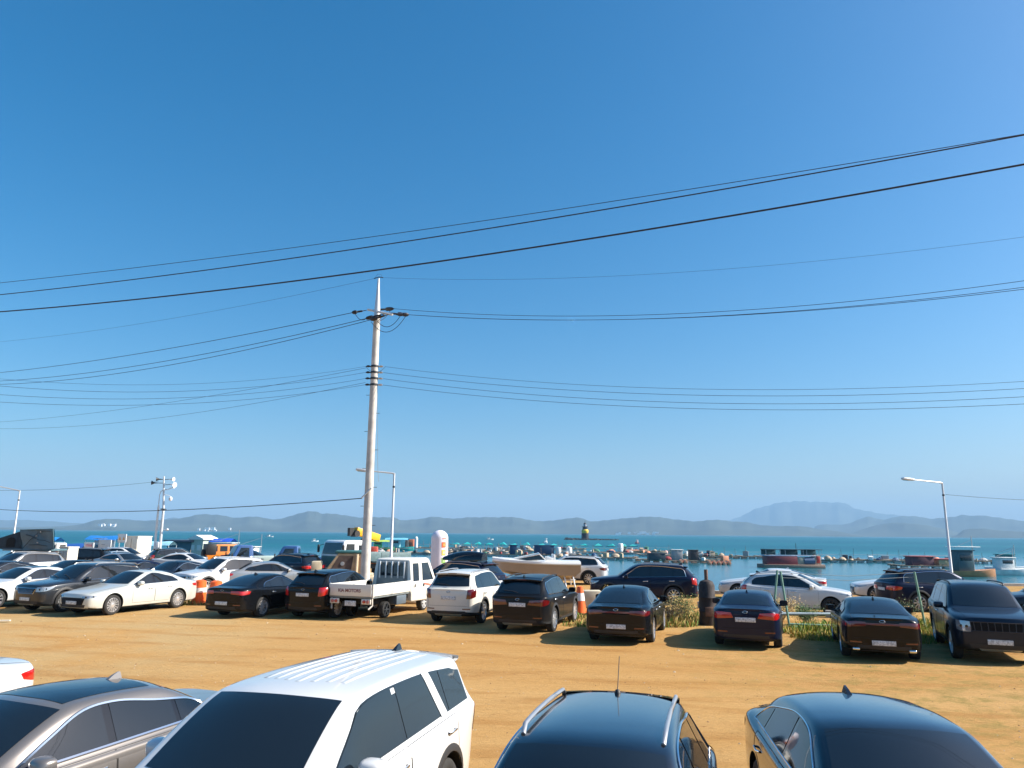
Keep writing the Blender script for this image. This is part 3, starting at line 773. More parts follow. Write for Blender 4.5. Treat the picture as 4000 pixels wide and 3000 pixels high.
def water_mat():
    m = bpy.data.materials.new('sea_water'); nt, b = nodes(m); N = nt.nodes; Lk = nt.links.new
    tc = N.new('ShaderNodeTexCoord')
    def nz(scale, sx, sy, det=4):
        mp = N.new('ShaderNodeMapping'); mp.inputs['Scale'].default_value = (sx, sy, 1); Lk(tc.outputs['Object'], mp.inputs[0])
        n = N.new('ShaderNodeTexNoise'); n.inputs['Scale'].default_value = scale; n.inputs['Detail'].default_value = det; Lk(mp.outputs[0], n.inputs['Vector']); return n.outputs[0]
    # rippled open sea outside the rafts, calm water in the harbour behind them
    sp = N.new('ShaderNodeSeparateXYZ'); Lk(tc.outputs['Object'], sp.inputs[0])
    op = N.new('ShaderNodeMapRange'); op.inputs[1].default_value = 150; op.inputs[2].default_value = 260; Lk(sp.outputs[1], op.inputs[0])
    band = nz(0.004, 0.35, 1.6, 5)
    br = N.new('ShaderNodeMapRange'); br.inputs[1].default_value = 0.38; br.inputs[2].default_value = 0.62; Lk(band, br.inputs[0])
    mx = N.new('ShaderNodeMix'); mx.data_type = 'RGBA'; mx.inputs[6].default_value = (0.004, 0.085, 0.135, 1); mx.inputs[7].default_value = (0.010, 0.13, 0.17, 1)
    Lk(br.outputs[0], mx.inputs[0]); Lk(mx.outputs[2], b.inputs['Base Color'])
    rg = N.new('ShaderNodeMapRange'); rg.inputs[3].default_value = 0.16; rg.inputs[4].default_value = 0.42; Lk(op.outputs[0], rg.inputs[0]); Lk(rg.outputs[0], b.inputs['Roughness'])
    b.inputs['IOR'].default_value = 1.33
    w = N.new('ShaderNodeMath'); w.operation = 'ADD'; Lk(nz(0.5, 0.6, 1.5), w.inputs[0]); Lk(nz(2.2, 0.7, 1.4), w.inputs[1])
    bs = N.new('ShaderNodeMapRange'); bs.inputs[3].default_value = 0.10; bs.inputs[4].default_value = 0.9; Lk(op.outputs[0], bs.inputs[0])
    bp = N.new('ShaderNodeBump'); bp.inputs['Distance'].default_value = 0.35; Lk(bs.outputs[0], bp.inputs['Strength']); Lk(w.outputs[0], bp.inputs['Height']); Lk(bp.outputs[0], b.inputs['Normal'])
    return m
piece('sea', MB().grid([[(x, y, SEA_Z) for x in np.linspace(-16500, 16500, 12)] for y in (38, 300, 1200, 4000, 9000, 16500)]), water_mat(), smooth=0, kind='structure')

# hills across the bay: crest profiles (bearing in degrees, height in metres) at their distance
HILLM = simple('wooded_hills', (0.050, 0.062, 0.048), 0.95, var=0.35, vscale=0.0025, spec=0.1)
HILLS = [
 ('wooded_hills', 7000, 950, [(-45, 3), (-37.81, 6), (-31.97, 22), (-29.85, 41), (-28.7, 83), (-27.35, 92), (-25.94, 82), (-23.72, 103), (-22.75, 133), (-22.1, 143), (-21.25, 141), (-20.05, 117), (-18.67, 128), (-17.6, 108), (-16.72, 122), (-15.49, 170), (-14.59, 180), (-14.03, 163), (-12.93, 160), (-11.43, 135), (-10.49, 137), (-8.79, 135), (-8.21, 112), (-6.88, 128), (-5.73, 148), (-4.57, 131), (-2.83, 147), (-0.89, 149), (0.28, 150), (1.25, 128), (2.42, 117), (3.97, 135), (5.13, 150), (6.09, 118), (7.82, 138), (9.15, 152), (10.66, 162), (11.97, 145), (13.81, 123), (15.09, 137), (16.17, 126), (17.41, 116), (18.46, 90), (19.84, 84), (21.03, 84), (22.2, 61), (23.66, 37), (25, 5)]),
 ('right_hills', 9500, 1200, [(20.5, 10), (21.69, 70), (22.21, 129), (23.86, 136), (24.69, 188), (25.35, 222), (26.28, 193), (27.39, 227), (28.3, 221), (29.19, 201), (30.37, 220), (30.96, 239), (31.52, 225), (31.95, 235), (32.63, 213), (33.58, 191), (34.37, 170), (36.8, 146), (41, 60), (45, 10)]),
 ('far_mountain', 14300, 1600, [(10, 20), (13.42, 138), (16.35, 282), (17.99, 468), (19.76, 581), (20.97, 602), (22.32, 591), (23.81, 570), (24.75, 461), (26.31, 381), (28.59, 319), (31.45, 160), (36, 30)]),
 ('far_hills', 11000, 1200, [(-44, 90), (-40.23, 115), (-36.65, 110), (-34.06, 107), (-32.99, 116), (-31.31, 103), (-29.42, 83), (-25.3, 106), (-24.68, 148), (-23.89, 170), (-23.37, 111), (-20, 40)]),
 ('headland', 7600, 600, [(23.5, 3), (24.31, 35), (25.78, 101), (26.73, 124), (27.96, 119), (29.14, 93), (30.57, 46), (31.5, 3)]),
 ('island', 6500, 450, [(30.2, 3), (30.55, 21), (31.01, 58), (31.87, 66), (32.69, 55), (33.9, 45), (35.47, 39), (37, 5)]),
]
for name, D, depth, prof in HILLS:
    az = np.arange(prof[0][0], prof[-1][0], 0.12)
    P = np.array(prof); hh = np.array([interp(prof, 400)]).reshape(-1, 2)
    crest = np.interp(az, hh[:, 0], hh[:, 1])
    r = random.Random(len(name) * 7 + D); ph = [r.uniform(0, 6.28) for _ in range(12)]
    rows = []
    for t in (-1.0, -0.8, -0.6, -0.42, -0.25, -0.1, 0.0, 0.25, 0.6, 1.0):
        row = []
        for a, h in zip(az, crest):
            spur = 0.5 + 0.22 * math.sin(a * 1.9 + ph[0] + 2.0 * t) + 0.18 * math.sin(a * 3.3 + ph[1] - 1.5 * t) + 0.1 * math.sin(a * 4.9 + ph[5])
            s = (1 - abs(t)) ** 0.85
            z = (h - SEA_Z) * s * (1 - 0.30 * spur * math.sin(math.pi * abs(t)) ** 1.0 * (1 if t < 0 else 0)) + SEA_Z - 0.5
            z += (0.010 * h * math.sin(a * 4.3 + ph[2]) + 0.012 * h * math.sin(a * 9.1 + ph[3])) * (1 - abs(t))
            d = D + t * depth + 60 * math.sin(a * 1.3 + ph[4])
            row.append((d * math.sin(R_(a)), d * math.cos(R_(a)), z))
        rows.append(row)
    piece(name, MB().grid(rows), HILLM, smooth=180, kind='structure')

# pale villages at the foot of the far shore: two spots the photograph shows
VW = simple('white_render', (0.75, 0.74, 0.72), 0.7)
def far_village(name, az0, D, n, z0, seed, label, spread=0.5):
    r = random.Random(seed); m = MB()
    for k in range(n):
        a = az0 + r.uniform(-spread, spread); d = D + r.uniform(-60, 60)
        h = r.uniform(8, 18)
        m.box((d * math.sin(R_(a)), d * math.cos(R_(a)), z0 + r.uniform(0, 14) + h / 2), (r.uniform(12, 34), 14, h))
    o = piece(name, m, VW, smooth=0, kind='stuff'); o['label'] = label; o['category'] = 'buildings'
    return o
far_village('distant_buildings', -28.1, 6100, 9, 22, 3, 'tiny white hilltop buildings on the hills across the bay', 0.42)
far_village('distant_buildings', -21.4, 6040, 10, -2, 4, 'faint white shore village below the left hills', 1.2)
far_village('distant_buildings', 9.4, 6040, 12, -2, 5, 'faint white shore village right of the lighthouse', 1.6)

# haze
hz = piece('haze', MB().box((0, 0, 340), (34000, 34000, 2 * 345.0)), bpy.data.materials.new('haze_air'), smooth=0, kind='stuff')
hm = hz.data.materials[0]; hm.use_nodes = True; hm.node_tree.nodes.clear()
_o = hm.node_tree.nodes.new('ShaderNodeOutputMaterial'); _v = hm.node_tree.nodes.new('ShaderNodeVolumePrincipled')
_v.inputs['Color'].default_value = (0.38, 0.66, 0.98, 1); _v.inputs['Density'].default_value = 0.00010; _v.inputs['Anisotropy'].default_value = 0.0
hm.node_tree.links.new(_v.outputs[0], _o.inputs['Volume'])
hm.cycles.homogeneous_volume = True if hasattr(hm.cycles, 'homogeneous_volume') else None
hz.display_type = 'WIRE'
hz['label'] = 'pale blue haze over the bay'
# ------------------------------------------------------------------ car styles
BMWS = make_style('executive_sedan', L=4.94, Wd=1.87, H=1.48, wb=2.975, fo=0.88, R=0.345, hz0=0.80, cowl_x=1.55, cowl_z=1.00, wst_x=2.28, rr_x=3.50, rg_x=4.20,
                  deck_z=1.08, tail_z=1.06, belt=0.94, belt_r=1.02, roof_y=0.665, drop=0.04, lvl=3, tl='wide', trimr=0.016, sunroof=1.15, hl='slim', grille='upper', dlo_end=4.03, dlo_rear_z=1.12)
FAST = make_style('fastback_sedan', L=4.90, Wd=1.86, H=1.445, wb=2.84, fo=0.93, R=0.34, hz0=0.73, cowl_x=1.55, wst_x=2.32, rr_x=3.30, rg_x=4.38, deck_z=1.05, tail_z=1.03,
                  belt=0.92, belt_r=0.99, tl='bar', rim='alloy', exhaust=False, plate_z=0.52, dlo_drop=0.01)
LIMO = make_style('large_sedan', L=4.99, Wd=1.875, H=1.47, wb=2.885, fo=0.98, R=0.345, hz0=0.72, cowl_x=1.62, cowl_z=0.98, wst_x=2.40, rr_x=3.45, rg_x=4.42, deck_z=1.04, tail_z=1.02,
                  belt=0.94, belt_r=1.0, tl='bar', grille='wide', hl='slim', spokes=14, antenna='fin')
COUPE = make_style('sports_sedan', L=4.685, Wd=1.85, H=1.40, wb=2.835, fo=0.78, R=0.34, hz0=0.76, cowl_x=1.60, wst_x=2.30, rr_x=3.20, rg_x=4.12, deck_z=1.06, tail_z=1.04,
                   belt=0.93, belt_r=1.0, tl='bar', exhaust=True, plate_z=0.46, trim='black')
NEARS = make_style('dark_saloon', L=4.93, Wd=1.86, H=1.44, wb=2.85, fo=0.92, R=0.34, hz0=0.73, cowl_x=1.50, wst_x=2.22, rr_x=3.68, rg_x=4.50, deck_z=1.05, tail_z=1.03,
                  belt=0.92, belt_r=0.99, roof_y=0.665, lvl=3, tl='bar', trim='chrome', trimr=0.008)
NOTCH = make_style('compact_sedan', L=4.71, Wd=1.83, H=1.435, wb=2.85, fo=0.78, R=0.33, hz0=0.76, cowl_x=1.60, wst_x=2.28, rr_x=3.38, rg_x=4.10, deck_z=1.08, tail_z=1.06,
                   belt=0.93, belt_r=1.0, tl='wide', plate_z=0.78, grille='upper', hl='slim')
OLDSED = make_style('older_sedan', L=4.80, Wd=1.83, H=1.475, wb=2.73, fo=0.95, R=0.325, hz0=0.74, cowl_x=1.42, cowl_z=1.0, wst_x=2.15, rr_x=3.45, rg_x=4.12, deck_z=1.09, tail_z=1.06,
                    belt=0.96, belt_r=1.02, tl='wide', plate_z=0.80, hl='big', grille='upper', spokes=5)
PALI = make_style('large_suv', L=4.98, Wd=1.975, H=1.75, wb=2.90, fo=0.93, R=0.38, gc=0.24, hz0=1.00, cowl_x=1.26, cowl_z=1.18, wst_x=2.05, rr_x=4.68, rg_x=4.88, deck_z=1.18, tail_z=1.08,
                  belt=1.10, belt_r=1.17, roof_y=0.715, drop=0.06, kind='suv', cladding=True, tl='tall', hl='tall', ribs=True, lvl=3, trim='none', dlo_end=4.62, wiper=None, quarter=0.88, ws_in=0.10, cpillar=(3.86, 3.66, 0.17), mirror_u=0.66, rim='alloy', spokes=6)
SUVM = make_style('family_suv', L=4.78, Wd=1.89, H=1.69, wb=2.78, fo=0.94, R=0.365, gc=0.23, hz0=0.95, cowl_x=1.34, cowl_z=1.11, wst_x=2.08, rr_x=4.15, rg_x=4.62, deck_z=1.14, tail_z=1.10,
                  belt=1.04, belt_r=1.13, roof_y=0.70, drop=0.06, kind='suv', cladding=True, rails=True, tl='tall', hl='big', plate_z=0.80, wiper=True, quarter=0.42, grille='upper')
SUVB = make_style('night_suv', L=4.77, Wd=1.89, H=1.68, wb=2.765, fo=0.94, R=0.365, gc=0.22, hz0=0.92, cowl_x=1.36, cowl_z=1.10, wst_x=2.10, rr_x=4.10, rg_x=4.60, deck_z=1.13, tail_z=1.10,
                  belt=1.04, belt_r=1.13, roof_y=0.70, drop=0.06, kind='suv', cladding=True, tl='wide', hl='slim', plate_z=0.86, wiper=True, quarter=0.35, rails=BLACKP)
SUVC = make_style('compact_suv', L=4.45, Wd=1.83, H=1.63, wb=2.63, fo=0.88, R=0.345, gc=0.20, hz0=0.90, cowl_x=1.22, cowl_z=1.06, wst_x=1.95, rr_x=3.80, rg_x=4.30, deck_z=1.10, tail_z=1.08,
                  belt=1.00, belt_r=1.10, roof_y=0.69, drop=0.06, kind='suv', tl='tall', hl='big', plate_z=0.82, wiper=True, quarter=0.40, rails=False, grille='upper')
SUVO = make_style('older_suv', L=4.68, Wd=1.89, H=1.73, wb=2.70, fo=0.92, R=0.36, gc=0.25, hz0=0.95, cowl_x=1.32, cowl_z=1.12, wst_x=2.02, rr_x=4.10, rg_x=4.52, deck_z=1.18, tail_z=1.14,
                  belt=1.06, belt_r=1.14, roof_y=0.69, drop=0.05, kind='suv', cladding=True, tl='tall', hl='big', plate_z=0.86, wiper=True, quarter=0.30, rails=True, trim='none', antenna=None, spokes=5)
HATCH = make_style('crossover_hatch', L=4.16, Wd=1.74, H=1.56, wb=2.54, fo=0.86, R=0.33, gc=0.20, hz0=0.84, cowl_x=1.15, cowl_z=1.02, wst_x=1.92, rr_x=3.55, rg_x=4.02, deck_z=1.10, tail_z=1.04,
                   belt=0.95, belt_r=1.06, roof_y=0.69, drop=0.07, kind='suv', tl='tall', hl='slim', wiper=True, quarter=0.5, rails=True, trim='none', rim='dark')
RSUV = make_style('railed_suv', L=4.63, Wd=1.80, H=1.665, wb=2.68, fo=0.92, R=0.355, gc=0.22, hz0=0.92, cowl_x=1.36, cowl_z=1.08, wst_x=2.08, rr_x=3.95, rg_x=4.45, deck_z=1.12, tail_z=1.09,
                  belt=1.02, belt_r=1.11, roof_y=0.645, drop=0.06, kind='suv', cladding=True, rails=True, tl='tall', hl='big', lvl=3, antenna='rod', quarter=0.4, wiper=None)
MOHA = make_style('ladder_suv', L=4.93, Wd=1.92, H=1.79, wb=2.895, fo=0.88, R=0.385, gc=0.26, hz0=1.03, cowl_x=1.36, cowl_z=1.19, wst_x=2.06, rr_x=4.40, rg_x=4.80, deck_z=1.18, tail_z=1.12,
                  belt=1.12, belt_r=1.17, roof_y=0.71, drop=0.05, kind='suv', cladding=True, rails=BLACKP, tl='tall', hl='tall', grille='slats', trim='none', wiper=None)

NEARBLACK = paint('deep_black', (0.004, 0.005, 0.008), rough=0.2, dirt=0.03, coat=1.0); NEARBLACK.node_tree.nodes['Principled BSDF'].inputs['Specular IOR Level'].default_value = 0.4
WHITE = paint('pearl_white', (0.60, 0.605, 0.605), rough=0.3, dirt=0.18); IVORY = paint('dusty_white', (0.70, 0.67, 0.60), rough=0.4, dirt=0.3)
CREAM = paint('white_crystal', (0.60, 0.61, 0.56), metal=0.25, rough=0.35, dirt=0.2)
BLACK = paint('black', (0.004, 0.005, 0.007), rough=0.25, dirt=0.03, coat=0.45); DUSTB = paint('dusty_black', (0.007, 0.008, 0.010), rough=0.3, dirt=0.14, coat=0.35)
NAVY = paint('navy', (0.008, 0.013, 0.035), metal=0.2, rough=0.3, dirt=0.06, coat=0.4); DKBLUE = paint('dark_blue', (0.012, 0.022, 0.04), metal=0.3, rough=0.3, dirt=0.07, coat=0.45)
GRAPH = paint('graphite', (0.030, 0.034, 0.040), metal=0.5, rough=0.32, dirt=0.18); TAUPE = paint('taupe', (0.215, 0.195, 0.18), metal=0.55, rough=0.30, dirt=0.15)
SILVER = paint('silver', (0.42, 0.43, 0.43), metal=0.6, rough=0.3, dirt=0.2); DGREEN = paint('dark_teal', (0.018, 0.034, 0.036), metal=0.4, rough=0.3)
ORANGE = paint('orange', (0.72, 0.22, 0.02), rough=0.35, dirt=0.1); TBLUE = paint('truck_blue', (0.03, 0.09, 0.26), rough=0.4, dirt=0.3); GREYP = paint('bare_grey', (0.22, 0.23, 0.22), rough=0.5, dirt=0.3)

NEARG = 'cars parked in the nearest row'; ROWG = 'cars parked in the middle row'; LEFTG = 'cars parked in the left block'; QUAYG = 'cars parked by the water'
def ctr(x, y, az, L, end):
    """centre of a car from the middle of its rear ('r') or front ('f') end"""
    s = 1 if end == 'r' else -1
    return x + s * math.sin(R_(az)) * L / 2, y + s * math.cos(R_(az)) * L / 2
def car(S, x, y, az, p, label, end=None, group=None, **kw):
    if end: x, y = ctr(x, y, az, S.L, end)
    return place(S, x, y, az, p, label, group=group, z=ground_z(x, y), **kw)

# nearest row
car(BMWS, -4.75, 7.89, 203, TAUPE, 'taupe sedan with a chrome window line and dark sunroof, nearest row', group=NEARG)
car(PALI, -1.92, 7.35, 196, WHITE, 'big white SUV with a ribbed roof filling the nearest row', group=NEARG)
car(RSUV, 0.61, 5.84, 195, NEARBLACK, 'black SUV with silver roof rails and a rod antenna, nearest row', group=NEARG, repl={'roof_rail': SILVERP})
car(NEARS, 3.28, 6.91, 187.6, NEARBLACK, 'black sedan with a shark fin, rightmost of the nearest row', group=NEARG)
car(OLDSED, -8.85, 10.3, 200, WHITE, 'white sedan of which only the tail shows at the left edge', group=NEARG)
# middle row, tails towards the camera
car(FAST, -9.95, 26.5, 21, BLACK, 'black fastback sedan beside the orange traffic drums', 'r', ROWG)
car(SUVC, -7.2, 26.6, 20, BLACK, 'black SUV between the fastback sedan and the white truck', 'r', ROWG)
car(SUVO, -2.05, 25.3, 17, IVORY, 'dusty white SUV right of the white truck', 'r', ROWG, repl={'taillight': DREDL})
car(SUVB, 0.20, 23.2, 18, DUSTB, 'dusty black SUV with a dark red lamp strip, right of the white SUV', 'r', ROWG, repl={'taillight': DREDL})
car(LIMO, 2.85, 20.9, 17, BLACK, 'glossy black sedan in front of the navy SUV', 'r', ROWG, repl={'taillight': DREDL})
car(NOTCH, 6.20, 20.4, 20, NAVY, 'navy sedan parked beside the rusty drum stove', 'r', ROWG)
car(COUPE, 8.90, 18.5, 19, BLACK, 'black sedan with square chrome exhaust tips, right end of the middle row', 'r', ROWG, repl={'taillight': DREDL})
car(MOHA, 11.55, 18.3, 202, DKBLUE, 'dark blue SUV facing the camera at the right edge', 'f', ROWG, repl={'grille_frame': DALLOY})
# behind the middle row, by the water
car(SUVM, 5.95, 34.3, 283, NAVY, 'navy SUV side on in front of the harbour water', group=QUAYG)
car(HATCH, 11.2, 30.2, 109, WHITE, 'small white crossover facing right behind the weeds', group=QUAYG)
car(FAST, 12.4, 36.4, 288, WHITE, 'white sedan just behind the small white crossover', group=QUAYG)
car(FAST, 18.6, 36.0, 284, WHITE, 'white sedan whose nose shows left of the dark SUV', group=QUAYG)
car(SUVB, 17.6, 31.6, 88, NAVY, 'dark navy SUV behind the leaning green fence post', group=QUAYG)
car(SUVC, 19.0, 26.6, 286, DKBLUE, 'blue car cut by the right edge behind the dark blue SUV', group=QUAYG)
B1 = car(SUVM, -2.55, 35.6, 300, NAVY, 'navy SUV with a black roof box, in front of the boat', group=QUAYG)
car(SUVB, 3.55, 46.4, 284, WHITE, 'white SUV parked behind the motor boat', group=QUAYG, repl={'taillight': DREDL})
# left block
car(LIMO, -14.25, 29.0, 203, CREAM, 'pearl white sedan with a wide black grille, front of the left block', group=LEFTG, repl={'grille_frame': GLOSSB})
car(SUVM, -16.55, 29.9, 203, GRAPH, 'dark graphite SUV with silver roof rails next to the pearl white sedan', group=LEFTG)
car(BMWS, -19.5, 30.8, 203, WHITE, 'white sedan at the left edge beside the graphite SUV', group=LEFTG)
car(FAST, -25.2, 37.6, 205, GRAPH, 'dark grey sedan behind the white sedan at the left edge', group=LEFTG)
car(LIMO, -22.3, 38.6, 205, BLACK, 'black sedan with a long silver window line behind the graphite SUV', group=LEFTG)
car(FAST, -19.6, 39.4, 205, NAVY, 'navy sedan under the black SUV, third from the white crossover', group=LEFTG)
car(NOTCH, -17.2, 38.9, 205, DKBLUE, 'dark blue sedan left of the white crossover', group=LEFTG)
car(SUVM, -14.15, 37.6, 212, WHITE, 'white crossover with a black grille above the traffic drums', group=LEFTG)
car(OLDSED, -12.0, 38.6, 62, SILVER, 'silver sedan seen from behind right of the white crossover', group=LEFTG)
car(SUVM, -27.6, 43.0, 203, SILVER, 'silver SUV in front of the big tent car', group=LEFTG)
car(OLDSED, -22.2, 52.5, 100, WHITE, 'white sedan facing right in front of the orange jeep', group=LEFTG)
car(OLDSED, -25.6, 50.6, 118, SILVER, 'silver sedan facing right at the foot of the loudspeaker mast', group=LEFTG)
car(SUVO, -29.7, 52.2, 262, BLACK, 'black SUV with bright red tail lamps below the small pink sign', group=LEFTG)
car(SUVC, -26.2, 60.0, 50, DGREEN, 'dark teal SUV right of the loudspeaker mast', group=LEFTG)
car(OLDSED, -28.4, 55.4, 140, WHITE, 'white sedan between the black SUV and the silver sedan', group=LEFTG)
car(SUVC, -30.6, 60.5, 95, WHITE, 'white SUV in front of the white cabin', group=LEFTG)
car(SUVB, -13.4, 45.9, 298, DKBLUE, 'dark blue SUV seen from behind left of the brown tent trailer', group=LEFTG)
car(FAST, -21.2, 62.5, 90, DKBLUE, 'dark car half hidden behind the bonnet of the orange jeep', group=LEFTG)
car(HATCH, -30.3, 37.6, 205, WHITE, 'white hatchback roof at the left edge', group=LEFTG)
# ------------------------------------------------------------------ boxy vehicles: a bevelled shell from a side profile
def shell(prof, wfn, bev=0.05, seg=3):
    """prof: list of (x, z); wfn(z) gives the half width at that height"""
    bm = bmesh.new()
    Lf = [bm.verts.new((x, wfn(z), z)) for x, z in prof]; Rt = [bm.verts.new((x, -wfn(z), z)) for x, z in prof]
    n = len(prof)
    bm.faces.new(Lf); bm.faces.new(Rt[::-1])
    for i in range(n): bm.faces.new((Lf[i], Rt[i], Rt[(i + 1) % n], Lf[(i + 1) % n]))
    bmesh.ops.recalc_face_normals(bm, faces=bm.faces)
    bmesh.ops.bevel(bm, geom=list(bm.edges), offset=bev, segments=seg, profile=0.5, affect='EDGES', clamp_overlap=True)
    bmesh.ops.recalc_face_normals(bm, faces=bm.faces); bm.verts.index_update()
    m = MB(); m.add([v.co[:] for v in bm.verts], [[v.index for v in f.verts] for f in bm.faces])
    bvh = BVHTree.FromBMesh(bm); bm.free()
    return m, bvh
def press(bvh, quad, axis, off=0.006, n=8):
    """panel between four corners given in the two coordinates across `axis` ('+x','-x','+y','-y','+z')"""
    (a, b, c, d) = quad; G = []
    for i in range(n):
        row = []
        for j in range(n):
            s, t = i / (n - 1), j / (n - 1)
            p = [lin(lin(a[k], b[k], s), lin(d[k], c[k], s), t) for k in (0, 1)]
            sg = 1 if axis[0] == '+' else -1
            if axis[1] == 'x': o, dr = (sg * 8, p[0], p[1]), (-sg, 0, 0)
            elif axis[1] == 'y': o, dr = (p[0], sg * 8, p[1]), (0, -sg, 0)
            else: o, dr = (p[0], p[1], 9), (0, 0, -1)
            h = bvh.ray_cast(Vector(o), Vector(dr))
            if h[0] is None: h = bvh.find_nearest(Vector(o) + Vector(dr) * 6)
            nn = h[1] if h[1].dot(Vector(dr)) < 0 else -h[1]
            row.append(h[0] + nn * off)
        G.append(row)
    return MB().grid(G)
TRUCKW = paint('truck_white', (0.74, 0.71, 0.64), rough=0.45, dirt=0.35, coat=0.4)
RUST = simple('rusty_steel', (0.16, 0.085, 0.055), 0.8, var=0.5, vscale=5, bump=0.3)
STEEL = simple('painted_steel', (0.62, 0.64, 0.66), 0.4, metal=0.3, var=0.08, vscale=3)
DARKM = simple('dark_metal', (0.045, 0.048, 0.052), 0.5, metal=0.4)
WOOD = simple('weathered_wood', (0.30, 0.22, 0.14), 0.85, var=0.3, vscale=4, bump=0.4)
MUTED = simple('cab_shade_and_bed_grey', (0.20, 0.225, 0.225), 0.55, var=0.15, vscale=3)  # grey of the bed floor, also the shade painted onto the cab back

def wheels(root, R, xs, y, rimmat=ALLOY, spokes=6, w2=False):
    wm = wheel_meshes(R, rimmat, spokes)
    for x in xs:
        for sd in (1, -1):
            w = link('wheel', wm[0], root, (x, sd * y, R), (0, 0, 0 if sd == 1 else math.pi))
            link('rim', wm[1], w)

def text_mesh(name, body, size, mat, parent, loc, xdir, ydir, depth=0.004, bold=0.0):
    cu = bpy.data.curves.new(name, 'FONT'); cu.body = body; cu.size = size; cu.extrude = depth; cu.align_x = 'CENTER'; cu.align_y = 'CENTER'; cu.offset = bold
    o = bpy.data.objects.new(name, cu); COL.objects.link(o)
    dg = bpy.context.evaluated_depsgraph_get(); dg.update()
    me = bpy.data.meshes.new_from_object(o.evaluated_get(dg)); bpy.data.objects.remove(o, do_unlink=True)
    me.materials.clear(); me.materials.append(mat)
    o = link(name, me, parent)
    X = Vector(xdir).normalized(); Y = Vector(ydir).normalized(); Z = X.cross(Y)
    M = Matrix((X, Y, Z)).transposed().to_4x4(); M.translation = Vector(loc); o.matrix_local = M
    return o

